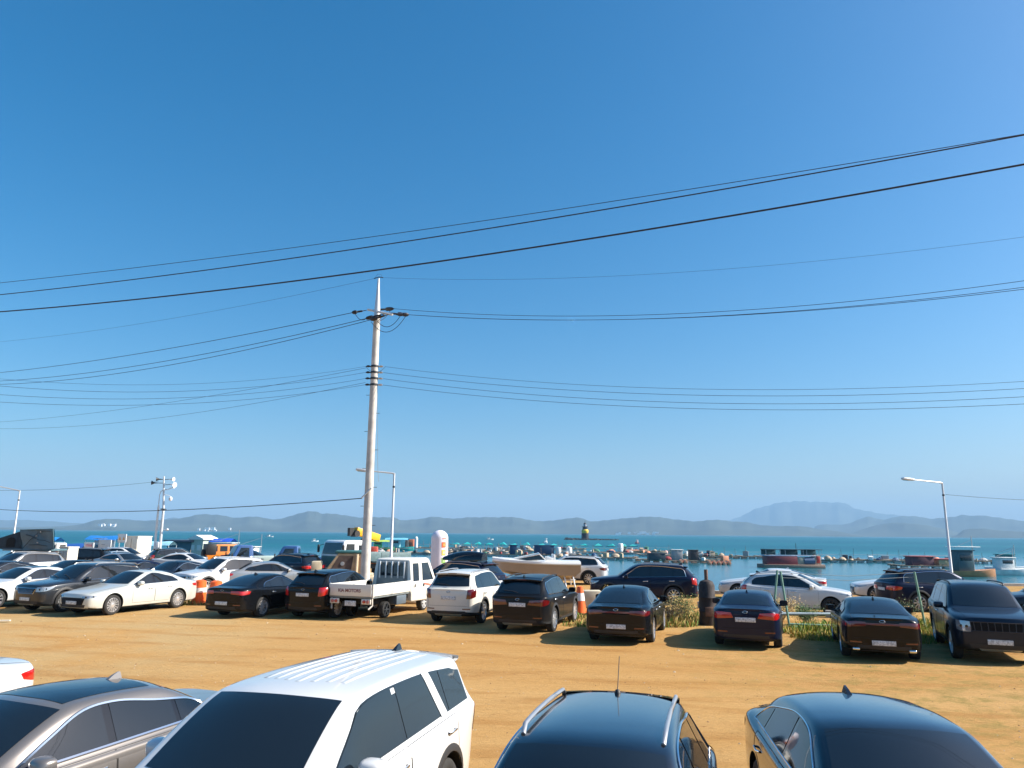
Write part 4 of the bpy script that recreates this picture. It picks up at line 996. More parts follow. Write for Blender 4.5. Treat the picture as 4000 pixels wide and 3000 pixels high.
def pickup(x, y, az, label, double=True, pm=TRUCKW, bedm=TRUCKW, L=5.10, lettering=None, group=None, bed=True, guard=True):
    root = thing('pickup_truck', label, 'truck', (x, y, ground_z(x, y)), 90 - az, group)
    h = L / 2; xr = 0.32 if double else 0.95
    prof = [(xr, 0.42), (xr, 1.10), (xr + 0.05, 1.92), (xr + 0.14, 1.975), (h - 0.72, 1.985), (h - 0.55, 1.93), (h - 0.13, 1.12), (h - 0.03, 1.00), (h, 0.60), (h - 0.02, 0.38)]
    wf = lambda z: 0.85 if z < 1.05 else lin(0.85, 0.715, (z - 1.05) / 0.95)
    m, bvh = shell(prof, wf, 0.055)
    cab = piece('cab', m, pm, root, 40)
    piece('windshield', press(bvh, [(-0.66, 1.14), (0.66, 1.14), (0.60, 1.87), (-0.60, 1.87)], '+x'), GLASS, cab)
    rp = piece('rear_panel', press(bvh, [(-0.70, 0.55), (0.70, 0.55), (0.62, 1.90), (-0.62, 1.90)], '-x', 0.004), MUTED if guard else pm, cab)  # guarded cab: shade on its white back painted in as grey
    rw = piece('rear_window', press(bvh, [(-0.50, 1.34), (0.50, 1.34), (0.48, 1.80), (-0.48, 1.80)], '-x', 0.012), GLASS, cab)
    if guard:
        for k in range(5):
            yy = -0.52 + 0.26 * k
            piece('window_guard_bar', MB().bbox((xr - 0.02, yy, 1.56), (0.05, 0.055, 0.62), 0.012), STEEL, rw)
    for sd in (1, -1):
        ax = '+y' if sd == 1 else '-y'
        segs = [(h - 1.36, h - 0.30)] + ([(xr + 0.14, h - 1.46)] if double else [])
        for k, (x0, x1) in enumerate(segs):
            dz = 0.60
            q = [(x0, dz), (x1, dz), (x1 - (0.02 if k == 0 else 0), 1.90), (x0, 1.90)] if k else [(x0, dz), (x1, dz), (x1 - 0.42, 1.90), (x0, 1.90)]
            g = press(bvh, q, ax, 0.003)
            g.tube([Vector(v) for v in (g.v[0], g.v[7], g.v[63], g.v[56])], 0.005, 4, mi=1, closed=True)
            d = piece('door', g, [pm, UNDER], cab)
            q = [(x0 + 0.07, 1.14), (x1 - 0.10, 1.14), (x1 - 0.09, 1.80), (x0 + 0.07, 1.80)] if k else [(x0 + 0.07, 1.14), (x1 - 0.10, 1.14), (x1 - 0.43, 1.80), (x0 + 0.07, 1.80)]
            piece('side_window', press(bvh, q, ax, 0.010), GLASS, d)
            piece('door_handle', MB().bbox((x0 + 0.12, sd * 0.865, 0.98), (0.05, 0.035, 0.12), 0.01), BLACKP, d)
        mm = MB().bbox((h - 0.10, sd * 1.00, 1.34), (0.07, 0.16, 0.26), 0.03); mm.tube([(h - 0.22, sd * 0.80, 1.25), (h - 0.12, sd * 0.98, 1.28)], 0.016, 5)
        piece('mirror', mm, BLACKP, cab)
        piece('headlight', press(bvh, [(sd * 0.48, 0.66), (sd * 0.80, 0.66), (sd * 0.80, 0.88), (sd * 0.50, 0.86)], '+x', 0.012), LENS, cab)
        if lettering and sd == -1:
            piece('door_decal', press(bvh, [(h - 1.15, 0.98), (h - 0.62, 0.90), (h - 0.62, 0.98), (h - 1.15, 1.05)], ax, 0.008, 5), simple('decal_red', (0.7, 0.16, 0.1), 0.5), cab)
    piece('front_bumper', MB().bbox((h + 0.02, 0, 0.46), (0.14, 1.66, 0.22), 0.04), BLACKP, root)
    # chassis
    ch = MB()
    for sd in (1, -1): ch.box((-0.1, sd * 0.36, 0.52), (L - 0.5, 0.09, 0.16))
    ch.box((0.0, 0, 0.52), (0.1, 0.72, 0.12)); ch.box((-1.6, 0, 0.52), (0.1, 0.72, 0.12))
    piece('chassis_frame', ch, DARKM, root, 0)
    piece('fuel_tank', MB().bbox((-0.35, -0.62, 0.55), (0.75, 0.38, 0.34), 0.05), simple('tank_grey', (0.10, 0.13, 0.16), 0.5), root)
    wheels(root, 0.31, (h - 1.02,), 0.80, STEEL, 6); wheels(root, 0.28, (-1.35,), 0.77, DARKM, 6)
    if bed:
        x0, x1 = -h + 0.02, xr - 0.08; zf = 0.80; hh = 0.39
        piece('bed_floor', MB().bbox(((x0 + x1) / 2, 0, zf - 0.03), (x1 - x0, 1.66, 0.08), 0.01), MUTED, root, 30)
        for sd in (1, -1):
            g = MB().bbox(((x0 + x1) / 2, sd * 0.845, zf + hh / 2), (x1 - x0 - 0.10, 0.035, hh), 0.008)
            for zz in (0.10, 0.20, 0.30): g.box(((x0 + x1) / 2, sd * 0.866, zf + zz), (x1 - x0 - 0.16, 0.012, 0.025))
            piece('side_gate', g, bedm, root, 30)
            for xx in (x0 + 0.03, x1 - 0.03):
                piece('corner_post', MB().bbox((xx, sd * 0.85, zf + hh / 2 - 0.01), (0.06, 0.06, hh + 0.05), 0.01), bedm, root, 30)
        tg = piece('tailgate', MB().bbox((x0 - 0.015, 0, zf + hh / 2), (0.035, 1.62, hh), 0.008), bedm, root, 30)
        if lettering:
            text_mesh('lettering', lettering, 0.15, simple('letter_maroon', (0.20, 0.06, 0.07), 0.6), tg, (x0 - 0.036, 0.04, zf + hh * 0.46), (0, -1, 0), (0, 0, 1), 0.002, 0.004)
        for sd in (1, -1):
            pnl = piece('lamp_panel', MB().bbox((x0 - 0.01, sd * 0.62, zf - 0.17), (0.05, 0.36, 0.17), 0.015), bedm, root, 30)
            piece('taillight', MB().lathe([(0.06, 0), (0.055, -0.025), (0, -0.03)], n=16, axis='x', c=(x0 - 0.035, sd * 0.55, zf - 0.17)), REDL, pnl)
            piece('taillight', MB().lathe([(0.06, 0), (0.055, -0.025), (0, -0.03)], n=16, axis='x', c=(x0 - 0.035, sd * 0.69, zf - 0.17)), simple('pink_lens', (0.45, 0.16, 0.14), 0.2), pnl)
            piece('mudguard_bracket', MB().tube([(x0 + 0.08, sd * 0.80, zf - 0.06), (x0 + 0.10, sd * 0.80, zf - 0.30), (x0 - 0.02, sd * 0.72, zf - 0.42)], 0.03, 6), bedm, root)
        piece('license_plate', MB().bbox((x0 - 0.01, 0, zf - 0.24), (0.015, 0.44, 0.17), 0.004), PLATE, root)
    return root
pickup(-4.60, 28.75, 20, 'white double cab pickup with a lettered tailgate, middle row', lettering='KIA MOTORS', group=ROWG)
pickup(-33.3, 57.2, 262, 'white pickup between the dark tent and the small pink sign', pm=paint('plain_white', (0.72, 0.71, 0.66), rough=0.4, dirt=0.2), double=True, group=LEFTG, guard=False)
pickup(-17.7, 54.8, 238, 'blue pickup with its dark windscreen turned left, right of the orange jeep', double=False, pm=TBLUE, bedm=simple('pale_green_gate', (0.42, 0.52, 0.50), 0.5), group=LEFTG, guard=False)
pickup(-13.7, 53.0, 262, 'blue pickup behind the dark blue SUV left of the tent trailer', double=False, pm=TBLUE, bedm=TBLUE, group=LEFTG, guard=False)

# orange off-roader
def jeep(x, y, az, label):
    root = thing('off_road_car', label, 'car', (x, y, 0), 90 - az, LEFTG)
    prof = [(-2.05, 0.55), (-2.08, 1.10), (-2.02, 1.82), (0.35, 1.84), (0.62, 1.20), (1.95, 1.10), (2.02, 1.05), (2.05, 0.55)]
    m, bvh = shell(prof, lambda z: 0.80 if z < 1.15 else lin(0.80, 0.70, (z - 1.15) / 0.7), 0.05)
    b = piece('body', m, ORANGE, root, 40)
    piece('windshield', press(bvh, [(-0.62, 1.28), (0.62, 1.28), (0.58, 1.74), (-0.58, 1.74)], '+x', 0.008), GLASS, b)
    piece('rear_window', press(bvh, [(-0.60, 1.22), (0.60, 1.22), (0.56, 1.72), (-0.56, 1.72)], '-x', 0.008), GLASS, b)
    for sd in (1, -1):
        for (x0, x1) in ((-1.85, -1.25), (-1.05, -0.45), (-0.28, 0.30)):
            piece('side_window', press(bvh, [(x0, 1.26), (x1, 1.26), (x1 - (0.14 if x1 > 0 else 0), 1.70), (x0, 1.70)], '+y' if sd == 1 else '-y', 0.008), GLASS, b)
        for xx in (-1.25, 1.35):
            t = np.linspace(0, math.pi, 12)
            piece('mudguard', MB().grid([[(xx + 0.52 * math.cos(a), sd * yy, 0.42 + 0.50 * math.sin(a)) for a in t] for yy in (0.78, 0.97)]), BLACKP, b)
        piece('headlight', MB().lathe([(0.10, 0), (0.09, 0.03), (0, 0.04)], n=16, axis='x', c=(2.05, sd * 0.55, 0.92)), LENS, b)
        piece('mirror', MB().bbox((0.55, sd * 0.92, 1.30), (0.08, 0.16, 0.18), 0.03), BLACKP, b)
    for k in range(7): piece('grille_slot', MB().bbox((2.045, (k - 3) * 0.11, 0.88), (0.02, 0.05, 0.26), 0.008), UNDER, b)
    sp = piece('spare_wheel', MB().lathe([(0.0, 0.2), (0.30, 0.2), (0.38, 0.15), (0.38, 0.03), (0.30, 0.0)], n=28, axis='x', c=(-2.30, 0.1, 1.05)), RUBBER, root)
    piece('rear_cover', MB().bbox((-1.72, 0, 1.42), (0.74, 1.64, 0.88), 0.05), BLACKP, root, 30)
    piece('bumper', MB().bbox((2.20, 0, 0.60), (0.22, 1.6, 0.18), 0.04), BLACKP, root)
    wheels(root, 0.40, (-1.25, 1.35), 0.88, DALLOY, 5)
    return root
jeep(-23.9, 65.0, 56, 'bright orange boxy off-road car in the far left block')

# lorry with a yellow crane
def crane_lorry(x, y, az, label):
    root = thing('crane_truck', label, 'truck', (x, y, 0), 90 - az)
    TEAL = simple('lorry_teal', (0.03, 0.16, 0.17), 0.45, var=0.1); YEL = simple('crane_yellow', (0.80, 0.42, 0.02), 0.4, var=0.12, vscale=2)
    CW = paint('lorry_white', (0.72, 0.74, 0.74), rough=0.4, dirt=0.25)
    m, bvh = shell([(1.9, 0.75), (1.9, 2.38), (2.1, 2.46), (3.35, 2.46), (3.52, 2.36), (3.68, 1.65), (3.70, 0.70)], lambda z: 1.08 if z < 1.7 else lin(1.08, 1.0, (z - 1.7) / 0.76), 0.07)
    cab = piece('cab', m, CW, root, 40)
    piece('windshield', press(bvh, [(-0.95, 1.62), (0.95, 1.62), (0.90, 2.30), (-0.90, 2.30)], '+x', 0.008), GLASS, cab)
    lw = press(bvh, [(-1.0, 0.85), (1.0, 0.85), (1.02, 1.52), (-1.02, 1.52)], '+x', 0.006)
    piece('front_panel', lw, TEAL, cab)
    for sd in (1, -1):
        piece('side_window', press(bvh, [(2.75, 1.66), (3.42, 1.66), (3.34, 2.24), (2.75, 2.24)], '+y' if sd == 1 else '-y', 0.008), GLASS, cab)
        piece('side_window', press(bvh, [(2.05, 1.74), (2.45, 1.74), (2.45, 2.16), (2.05, 2.16)], '+y' if sd == 1 else '-y', 0.008), GLASS, cab)
        piece('door_stripe', press(bvh, [(2.0, 0.90), (3.6, 0.90), (3.6, 1.40), (2.0, 1.40)], '+y' if sd == 1 else '-y', 0.006), TEAL, cab)
        mm = MB().bbox((3.75, sd * 1.28, 1.95), (0.10, 0.16, 0.46), 0.03); mm.tube([(3.55, sd * 1.0, 2.2), (3.74, sd * 1.26, 2.12)], 0.018, 5)
        piece('mirror', mm, BLACKP, cab)
        piece('headlight', press(bvh, [(sd * 0.62, 0.80), (sd * 0.98, 0.80), (sd * 0.98, 1.0), (sd * 0.62, 1.0)], '+x', 0.012), LENS, cab)
    piece('bumper', MB().bbox((3.72, 0, 0.62), (0.16, 2.16, 0.30), 0.05), simple('bumper_teal', (0.05, 0.2, 0.2), 0.5), root)
    ch = MB()
    for sd in (1, -1): ch.box((0.9, sd * 0.40, 0.85), (5.0, 0.10, 0.24))
    piece('chassis_frame', ch, DARKM, root, 0)
    bd = piece('cargo_bed', MB().bbox((-0.45, 0, 1.10), (2.4, 2.2, 0.12), 0.02), simple('bed_grey', (0.10, 0.16, 0.17), 0.5, var=0.2), root, 30)
    for sd in (1, -1): piece('side_gate', MB().bbox((-0.45, sd * 1.09, 1.42), (2.4, 0.05, 0.55), 0.01), bd.data.materials[0], root, 30)
    cr = MB().bbox((1.30, 0, 1.45), (0.55, 0.75, 1.0), 0.06); cr.lathe([(0.22, 1.9), (0.22, 2.55)], n=14, c=(1.30, 0, 0))
    piece('crane_column', cr, DARKM, root, 30)
    ang = R_(-17); rot = Matrix.Rotation(ang, 3, 'Y')
    bm_ = piece('crane_boom', MB().bbox((1.1, 0, 2.80), (1.9, 0.42, 0.46), 0.05, rot=Matrix.Rotation(R_(-14), 3, 'Y')), YEL, root, 30)
    piece('boom_panel', MB().bbox((1.2, -0.215, 2.84), (1.0, 0.02, 0.20), 0.004, rot=Matrix.Rotation(R_(-14), 3, 'Y')), simple('boom_white', (0.7, 0.66, 0.5), 0.5), bm_)
    piece('winch', MB().lathe([(0.2, -0.3), (0.2, 0.3)], n=14, axis='y', c=(2.05, 0, 2.85)).box((2.35, 0, 2.95), (0.3, 0.25, 0.5)), BLACKP, root, 30)
    wheels(root, 0.46, (2.85, -0.6), 0.98, STEEL, 8)
    return root
crane_lorry(-8.35, 48.7, 222, 'white and teal lorry with a yellow crane boom beside the concrete pole')

# car with a hard shell roof tent
tc_ = car(SUVO, -29.9, 46.6, 262, DKBLUE, 'dark SUV under the large dark roof tent at the left edge', group=LEFTG)
def roof_tent(x, y, az, z0):
    root = thing('roof_tent', 'large dark grey hard shell roof tent with its lid propped open', 'tent', (x, y, z0), 90 - az)
    SH = simple('tent_shell', (0.075, 0.145, 0.18), 0.5, var=0.2, vscale=2, coat=0.3); FAB = simple('tent_canvas', (0.028, 0.045, 0.058), 0.85, var=0.3, vscale=3, bump=0.4, bscale=8)
    # local x: right in the picture, y: away; lid stands up on the right hand side, canvas slopes left
    piece('base_tray', MB().bbox((-0.55, 0, 0.06), (3.2, 1.4, 0.12), 0.03), SH, root, 30)
    lid = MB(); n = 9; rr = random.Random(5)
    F, B = [], []
    for j in range(n):
        rowF, rowB = [], []
        for i in range(n):
            u, v = i / (n - 1), j / (n - 1)
            xx = lin(lin(-0.80, -1.02, v), lin(1.20, 1.10, v), u); zz = lin(lin(0.02, 0.13, u), lin(1.22, 1.29, u), v)
            d = 0.05 * math.sin(3.1 * u * 2 + 2 * v) * math.sin(5 * v + u) + rr.uniform(-0.012, 0.012)
            rowF.append((xx, -0.72 - 0.10 * v + d, zz)); rowB.append((xx, -0.60 - 0.10 * v, zz))
        F.append(rowF); B.append(rowB)
    lid.grid(F); lid.grid(B[::-1])
    lo = piece('lid', lid, SH, root, 180)
    edge = [(-0.80, -0.70, 0.02), (1.20, -0.70, 0.13), (1.10, -0.80, 1.29), (-1.02, -0.80, 1.22)]
    piece('lid_frame', MB().tube(edge, 0.045, 6, closed=True), SH, lo)
    for (a, b_) in (((-0.7, -0.84, 0.15), (0.2, -0.88, 1.05)), ((-0.6, -0.84, 0.95), (0.3, -0.88, 0.65)), ((0.3, -0.88, 0.65), (1.05, -0.84, 0.50)), ((-0.3, -0.86, 0.35), (0.9, -0.86, 0.30)), ((0.15, -0.88, 1.1), (1.0, -0.86, 1.15))):
        piece('lid_crease', MB().tube([a, ((a[0] + b_[0]) / 2, -0.86, (a[2] + b_[2]) / 2 + 0.05), b_], 0.018, 5), FAB, lo)
    for p in ((0.10, -0.84, 0.88), (0.22, -0.84, 0.50), (0.35, -0.84, 1.12)):
        piece('gas_strut_mount', MB().lathe([(0.05, 0), (0.03, -0.05), (0, -0.05)], n=10, axis='y', c=p), SILVERP, lo)
    cv = piece('canvas', MB().prism([(-2.5, -0.66, 0.10), (-0.85, -0.66, 0.05), (-1.02, -0.66, 1.18), (-2.5, -0.66, 0.72)], (0, 1.25, 0)), FAB, root, 0)
    win = [(-1.95, 0.22), (-1.38, 0.22), (-1.38, 0.62), (-1.46, 0.74), (-1.66, 0.79), (-1.86, 0.72), (-1.95, 0.58)]
    piece('tent_window', MB().prism([(a, -0.69, b_) for a, b_ in win], (0, 0.02, 0)), UNDER, cv, 0)
    return root
roof_tent(-28.35, 46.2, 97, 1.68)
boxr = thing('roof_box', 'black roof box on the navy SUV towing the boat', 'roof box', (-2.05, 35.32, 1.70), 90 - 300)
rb = MB(); P = []
for t in np.linspace(0, 1, 12):
    xx = lin(1.15, -1.0, t); w = 0.42 * (math.sin(math.pi * min(max(0.12 + 0.80 * t, 0), 1)) ** 0.35); hh = 0.40 * (math.sin(math.pi * min(0.06 + 0.70 * t, 1)) ** 0.6)
    P.append([(xx, w * math.cos(a) ** 1 if abs(math.cos(a)) > 1e-6 else 0, 0.03 + max(0, hh * math.sin(a)) ** 1.0) for a in np.linspace(0, math.pi, 13)])
rb.grid(P); rb.add(P[0] + P[-1], [tuple(range(13)), tuple(range(13, 26))[::-1]]); rb.box((0.08, 0, 0.02), (2.0, 0.7, 0.05))
piece('shell', rb, GLOSSB, boxr, 60)
for s in (-0.45, 0.5): piece('roof_bar', MB().bbox((s, 0, -0.02), (0.07, 1.15, 0.035), 0.01), BLACKP, boxr)

# tent trailer
def tent_trailer(x, y, az):
    root = thing('tent_trailer', 'beige tent trailer with brown canvas panels left of the concrete pole', 'trailer', (x, y, 0), az)
    BG = simple('trailer_beige', (0.52, 0.44, 0.31), 0.6, var=0.15, vscale=3); CB = simple('brown_canvas', (0.075, 0.052, 0.045), 0.85, var=0.3, vscale=3, bump=0.4, bscale=10); TAN = simple('tan_canvas', (0.46, 0.33, 0.20), 0.85, var=0.2, vscale=3, bump=0.3)
    TQ = simple('teal_canvas', (0.03, 0.12, 0.13), 0.8, var=0.2)
    piece('trailer_body', MB().bbox((-0.35, 0, 0.72), (3.1, 1.5, 0.42), 0.05).bbox((1.0, -0.2, 0.62), (0.7, 1.3, 0.36), 0.05).bbox((-1.55, -0.35, 1.18), (0.50, 0.7, 0.70), 0.05), BG, root, 30)
    wheels(root, 0.30, (-0.3,), 0.80, STEEL, 6)
    prof = [(-1.25, 0.95), (0.95, 0.95), (0.85, 1.92), (-0.55, 1.92)]
    wf = lambda z: 0.78
    m, bvh = shell(prof, wf, 0.05)
    cv = piece('tent_canvas', m, TAN, root, 40)
    piece('canvas_panel', press(bvh, [(-0.95, 1.02), (0.10, 1.02), (0.20, 1.80), (-0.50, 1.80)], '-y', 0.012), CB, cv)
    piece('canvas_panel', press(bvh, [(0.52, 1.05), (0.84, 1.05), (0.78, 1.78), (0.52, 1.78)], '-y', 0.012), simple('mauve_canvas', (0.25, 0.17, 0.13), 0.85), cv)
    piece('corner_strut', MB().tube([(0.36, -0.83, 0.95), (0.38, -0.83, 1.88)], 0.07, 8), simple('pale_strut', (0.60, 0.48, 0.33), 0.6), cv)
    piece('badge', MB().lathe([(0.10, 0), (0.09, -0.02), (0, -0.02)], n=14, axis='y', c=(-0.32, -0.80, 1.42)), SILVERP, cv)
    piece('roof_canvas', MB().bbox((0.12, 0, 1.98), (1.62, 1.66, 0.12), 0.04), TQ, root, 30)
    piece('tow_bar', MB().tube([(1.2, 0, 0.5), (2.3, 0, 0.45)], 0.05, 8), DARKM, root)
    return root
tent_trailer(-8.05, 38.2, 10)

# motor boat on its trailer
def motor_boat(x, y, rz):
    root = thing('motor_boat', 'white and taupe motor boat with a raked windscreen on a trailer', 'boat', (x, y, 0.0), rz)
    GEL = simple('gelcoat_white', (0.78, 0.78, 0.76), 0.25, coat=0.6, var=0.05, vscale=1.5); TP = simple('hull_taupe', (0.30, 0.24, 0.18), 0.35, coat=0.4, var=0.1, vscale=1.2)
    # bow at local -x
    st_ = []
    for t in np.linspace(0, 1, 15):
        xx = lin(-2.55, 2.45, t); w = 1.02 * min(1, (t / 0.55)) ** 0.55 if t > 0 else 0.03
        sheer = 1.36 + 0.16 * (1 - t) ** 2; chine = lin(0.92, 0.62, min(1, t * 1.6)); keel = lin(1.05, 0.38, min(1, (t * 2.2)) ** 0.6)
        if t > 0.93: keel += (t - 0.93) * 4.5; chine += (t - 0.93) * 3.0
        st_.append((xx, w, sheer, chine, keel))
    G = []
    for (xx, w, s, c, k) in st_:
        half = [(0, k), (w * 0.55, lin(k, c, 0.6)), (w * 0.90, c), (w * 0.97, lin(c, s, 0.55)), (w, s - 0.17)]
        G.append([(xx, -yy, zz) for yy, zz in half[::-1]] + [(xx, yy, zz) for yy, zz in half[1:]])
    hull = MB().grid(G); hull.add(G[-1], [tuple(range(9))])
    hu = piece('hull', hull, TP, root, 50, fix=True)
    G2 = []
    for (xx, w, s, c, k) in st_:
        G2.append([(xx, -w, s - 0.17), (xx, -w * 1.03 - 0.01, s - 0.10), (xx, -w * 1.0, s), (xx, -w * 0.8, s + 0.05), (xx, 0, s + 0.10), (xx, w * 0.8, s + 0.05), (xx, w, s), (xx, w * 1.03 + 0.01, s - 0.10), (xx, w, s - 0.17)])
    dk = MB().grid(G2); dk.add(G2[-1], [tuple(range(9))])
    piece('deck', dk, GEL, root, 50, fix=True)
    ws = [[(-1.55 + 0.05 * abs(v), 0.80 * v * 0.55, 1.47) for v in np.linspace(-1, 1, 9)], [(0.10, 0.82 * v, 1.84 - 0.05 * v * v) for v in np.linspace(-1, 1, 9)]]
    w0 = piece('windshield', MB().grid(ws), GLASS, root, 60)
    side = MB()
    for sd in (1, -1):
        side.add([(-1.50, sd * 0.44, 1.46), (0.10, sd * 0.82, 1.79), (0.38, sd * 0.92, 1.48), (-0.6, sd * 0.80, 1.46)], [(0, 1, 2, 3)])
    piece('side_window', side, GLASS, root, 0)
    piece('windshield_frame', MB().tube([ws[0][0], ws[1][0]] + ws[1][1:] + [ws[0][-1]], 0.035, 6).tube([(0.10, -0.82, 1.80), (0.46, -0.95, 1.45)], 0.035, 6).tube([(0.10, 0.82, 1.80), (0.46, 0.95, 1.45)], 0.035, 6), GEL, root)
    for yy in (-0.4, 0.4): piece('seat', MB().bbox((0.75, yy, 1.52), (0.45, 0.45, 0.24), 0.06).bbox((0.98, yy, 1.62), (0.12, 0.45, 0.34), 0.05), GEL, root, 30)
    piece('rub_rail', MB().tube([(xx, -w * 1.035 - 0.012, s - 0.14) for xx, w, s, c, k in st_], 0.016, 5), simple('rail_grey', (0.3, 0.28, 0.26), 0.5), root)
    tr = thing('boat_trailer', 'low galvanised trailer carrying the motor boat', 'trailer', (x, y, 0), rz)
    f = MB()
    for sd in (1, -1): f.tube([(2.2, sd * 0.55, 0.36), (-1.5, sd * 0.5, 0.36), (-3.2, 0, 0.42)], 0.05, 6)
    for xx in (-0.8, 0.4, 1.6): f.tube([(xx, -0.6, 0.36), (xx, 0.6, 0.36)], 0.04, 6)
    piece('frame', f, STEEL, tr)
    for sd in (1, -1):
        for xx in (1.5, 2.0): piece('prop_leg', MB().tube([(xx, sd * 0.75, 0.70), (xx + 0.12, sd * 0.85, 0.0)], 0.045, 6), STEEL, tr)
    wheels(tr, 0.30, (0.9,), 0.95, STEEL, 6)
motor_boat(1.5, 44.2, 3)
# ------------------------------------------------------------------ poles, lamps and wires
PC = simple('pole_concrete', (0.55, 0.52, 0.48), 0.8, var=0.22, vscale=2.2, bump=0.25, bscale=18)
GALV = simple('galvanised', (0.60, 0.62, 0.64), 0.42, metal=0.35, var=0.08, vscale=2)
INSUL = simple('insulator_black', (0.010, 0.010, 0.016), 0.35); WIREM = simple('cable', (0.012, 0.014, 0.022), 0.6)
PX, PY = -6.45, 34.0
pole = thing('utility_pole', 'tall pale concrete utility pole behind the white double cab pickup', 'utility pole', (PX, PY, 0))
prof = [(lin(0.215, 0.155, t), lin(0, 12.9, t)) for t in np.linspace(0, 1, 10)]
piece('shaft', MB().lathe(prof, n=20, c=(0, 0, 0)), PC, pole, 40)
piece('tip', MB().lathe([(0.155, 12.9), (0.15, 13.2), (0.075, 14.3), (0.05, 14.9)], n=16), GALV, pole, 40)
piece('earth_wire_bracket', MB().tube([(-0.22, 0, 14.90), (0, 0, 14.98), (0.22, 0, 14.95)], 0.022, 6).tube([(-0.18, 0, 14.95), (-0.05, 0, 15.12), (0.1, 0, 15.12), (0.16, 0, 14.98)], 0.006, 5), INSUL, pole)
a0, a1 = Vector((-0.55, 0.5, 13.50)), Vector((0.92, -1.1, 12.78))
arm = piece('crossarm', MB().tube([a0, a1], 0.055, 4), GALV, pole)
piece('arm_brace', MB().tube([(0.02, -0.15, 12.65), (0.50, -0.62, 12.98)], 0.022, 6), GALV, pole)
# strain insulators: (inner end on the arm, outer end at the wire)
HV = [((-0.62, 0.5, 13.46), (-1.30, 0.42, 13.31)), ((-0.40, 0.4, 13.44), (0.77, 0.1, 13.43)), ((0.45, -0.5, 13.03), (1.34, -0.3, 13.03)), ((0.55, -0.6, 12.98), (-0.49, -0.2, 12.84)), ((0.85, -1.0, 12.83), (1.60, -0.6, 12.93)), ((0.75, -0.9, 12.86), (-0.22, -0.4, 12.72))]
for (p, q) in HV:
    p, q = Vector(p), Vector(q); d = q - p
    r0 = [0.018, 0.018, 0.045, 0.05, 0.045, 0.09, 0.10, 0.085, 0.03]
    tt = [0, 0.25, 0.28, 0.5, 0.64, 0.68, 0.80, 0.92, 1.0]
    piece('strain_insulator', MB().tube([p + d * t for t in tt], r0, 8), INSUL, pole)
def loop(p, q, sag, n=14): return [Vector(p).lerp(Vector(q), t) + Vector((0, 0, -4 * sag * t * (1 - t))) for t in np.linspace(0, 1, n)]
for (p, q, s) in (((-1.15, 0.42, 13.28), (-0.52, -0.2, 12.80), 0.14), ((0.62, 0.1, 13.36), (0.20, -0.2, 12.75), 0.10), ((1.15, -0.3, 12.95), (0.05, -0.25, 12.75), 0.42), ((1.45, -0.6, 12.85), (-0.20, -0.3, 12.65), 0.62)):
    piece('jumper_wire', MB().tube(loop(p, q, s), 0.014, 5), WIREM, pole)
for k, z in enumerate((10.57, 10.28, 9.99, 9.69)):
    r = lin(0.215, 0.155, z / 12.9)
    piece('clamp_band', MB().lathe([(r + 0.012, z - 0.05), (r + 0.014, z), (r + 0.012, z + 0.05)], n=18, cap=False), DARKM, pole)
    for sd in (-1, 1):
        piece('spool_insulator', MB().tube([(sd * r, 0, z), (sd * (r + 0.10), 0, z + 0.01), (sd * (r + 0.16), 0, z + 0.01), (sd * (r + 0.24), 0, z)], [0.02, 0.05, 0.055, 0.02], 8), INSUL if sd < 0 else SILVERP, pole)
piece('bypass_wire', MB().tube(loop((-0.42, 0, 10.56), (0.50, 0, 10.56), 0.28), 0.008, 5), WIREM, pole)
for k in range(9):
    z = 2.4 + k * 0.85; r = lin(0.215, 0.155, z / 12.9); sd = 1 if k % 2 else -1
    piece('climbing_step', MB().tube([(sd * r, 0, z), (sd * (r + 0.16), 0, z)], 0.012, 5), DARKM, pole)
piece('stay_bracket', MB().tube([(-0.28, -0.22, 4.45), (0.15, -0.24, 4.90)], 0.035, 6), GALV, pole)
piece('down_cable', MB().tube([(0.17, -0.05, 9.6), (0.26, -0.05, 8.0), (0.34, -0.02, 6.0), (0.42, 0, 5.2)], 0.010, 5), simple('cable_blue_grey', (0.20, 0.26, 0.32), 0.6), pole)

